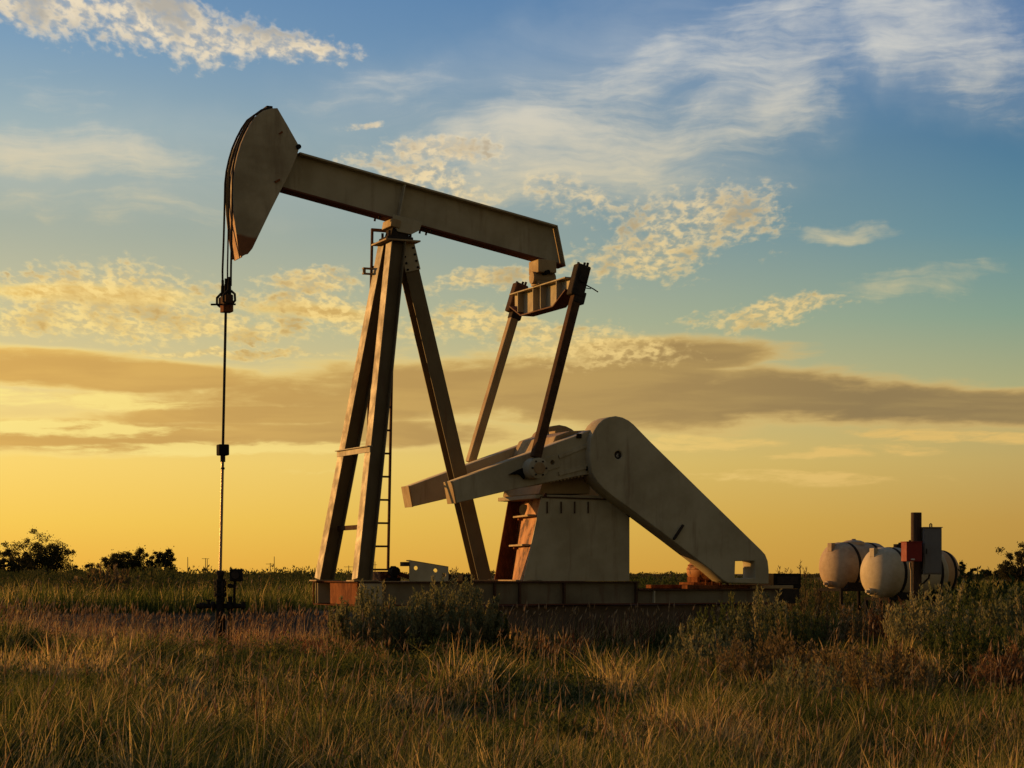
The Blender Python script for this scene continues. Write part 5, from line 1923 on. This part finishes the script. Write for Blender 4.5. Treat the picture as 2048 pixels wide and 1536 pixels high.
# ------------------------------------------------------------------ trees on the horizon
def tree(px, Y, half_w, top_z, n_clump, label, base_z=0.4, seed=0, airy=1.0):
    rng = np.random.default_rng(seed)
    x = (px - 1024) / FPX * Y
    root = empty('mesquite_tree', (x, Y, 0))
    tag(root, label, 'tree', 'mesquite trees on the horizon')
    # limbs
    bm = nb()
    tips = []
    for k in range(max(5, n_clump // 4)):
        a = rng.uniform(0, 6.283)
        r = half_w * math.sqrt(rng.uniform(0.05, 1.0)) * 0.95
        zt = base_z + (top_z - base_z) * rng.uniform(0.15, 1.0) * (1 - 0.45 * (r / half_w) ** 2)
        t = Vector((math.cos(a) * r, math.sin(a) * r, zt))
        m = Vector((t.x * 0.45 + rng.normal(0, 0.1), t.y * 0.45 + rng.normal(0, 0.1), zt * 0.5))
        tube(bm, [Vector((rng.normal(0, 0.08), rng.normal(0, 0.08), -0.1)), m * 0.6, m, t], [0.10, 0.075, 0.055, 0.02], 6)
        tips.append((m, t))
    build('trunk', bm, M['bark'], root)
    pts, tn = [], []
    for k in range(n_clump):
        m, t = tips[k % len(tips)]
        c = np.array(m.lerp(t, rng.uniform(0.45, 1.1)))
        c += rng.normal(0, half_w * 0.16, 3) * np.array([1, 1, 0.6])
        rr = half_w * rng.uniform(0.09, 0.20)
        n = int(120 * airy)
        p = rng.normal(0, 1, (n, 3))
        p /= np.linalg.norm(p, axis=1)[:, None]
        p *= (rng.uniform(0, 1, n) ** 0.45)[:, None] * rr
        p[:, 2] *= 0.75
        pts.append(c + p)
        tn.append(np.clip(rng.normal(0, 0.15, n) + rng.uniform(0.1, 0.8), 0, 1))
        # stray sprigs
        q = c + rng.normal(0, rr * 0.62, (int(24 * airy), 3))
        pts.append(q)
        tn.append(np.full(len(q), 0.5))
    pos = np.concatenate(pts)
    pos[:, 2] = np.maximum(pos[:, 2], 0.15)
    mesh_from('crown', *leaf_cloud(pos, 0.0008 * Y, 0.1, 0.5, np.concatenate(tn)), M['mesquite'], root)


tree(78, 150, 2.7, 4.0, 150, 'largest gnarled mesquite tree on the left horizon', 0.6, 1)
tree(8, 145, 1.9, 3.0, 80, 'mesquite tree cut by the left edge of the view', 0.4, 2)
tree(167, 165, 1.5, 2.1, 50, 'little mesquite between the large tree and the dark pair', 0.2, 3)
tree(252, 140, 1.75, 2.95, 190, 'dark rounded mesquite left of the narrow one', 0.0, 4)
tree(327, 140, 1.3, 2.85, 140, 'narrow upright mesquite nearest the polished rod', 0.0, 5)
tree(2040, 150, 1.9, 3.4, 120, 'dark mesquite at the right edge of the horizon', 0.0, 6)
tree(1930, 260, 1.5, 2.3, 36, 'small round tree on the horizon right of the tanks', 0.2, 7)
tree(1985, 260, 2.0, 1.8, 34, 'low tree between the round one and the right edge', 0.0, 8)


def build_treeline():
    """far scrub along the horizon, too far off to tell bushes apart"""
    N = 46000
    az = NPR.uniform(-0.30, 0.30, N)
    d = NPR.uniform(240, 520, N)
    x = np.sin(az) * d
    y = np.cos(az) * d
    hgt = 0.45 + 1.25 * np.clip(vnoise(az * 60 + 8, d * 0.004, 1.0, 5) * 0.6 + vnoise(az * 240, d * 0.01, 1.0, 6) * 0.6 - 0.25, 0, 1)
    z = NPR.uniform(0.0, 1, N) ** 0.8 * hgt
    o = mesh_from('treeline', *leaf_cloud(np.stack([x, y, z], 1), 0.26, 0.1, 0.6, NPR.uniform(0, 0.8, N)), M['mesquite'])
    tag(o, 'dark line of distant scrub along the horizon', kind='stuff')


build_treeline()


def build_undergrowth():
    """dark scrub in the middle distance, one mass"""
    V = []
    for a, b, y0, y1, n, h in ((-150, 720, 42, 110, 420, 0.72), (1262, 1660, 44, 110, 200, 0.85), (1600, 2100, 37, 60, 150, 0.62), (1640, 1900, 39.5, 43, 70, 0.62)):
        Y = NPR.uniform(y0, y1, n)
        X = (NPR.uniform(a, b, n) - 1024) / FPX * Y
        r = NPR.uniform(0.25, 0.8, n)
        hh = h * NPR.uniform(0.55, 1.15, n)
        c = np.full(n, 150)
        i = np.repeat(np.arange(n), c)
        N = len(i)
        d = NPR.normal(0, 1, (N, 3))
        d /= np.linalg.norm(d, axis=1)[:, None]
        d *= (NPR.uniform(0, 1, N) ** 0.4)[:, None]
        x, y = X[i] + d[:, 0] * r[i], Y[i] + d[:, 1] * r[i]
        pos = np.stack([x, y, land(x, y) + hh[i] * (0.5 + 0.5 * d[:, 2])], 1)
        tn = np.clip(NPR.uniform(0, 0.7, n)[i] + NPR.normal(0, 0.12, N), 0, 1)
        V.append(leaf_cloud(pos, 0.0016 * y, 0.5, 0.4, tn))
    o = mesh_from('undergrowth', *join(V), M['scrub'])
    tag(o, 'dark low scrub in the middle distance', kind='stuff')


build_undergrowth()
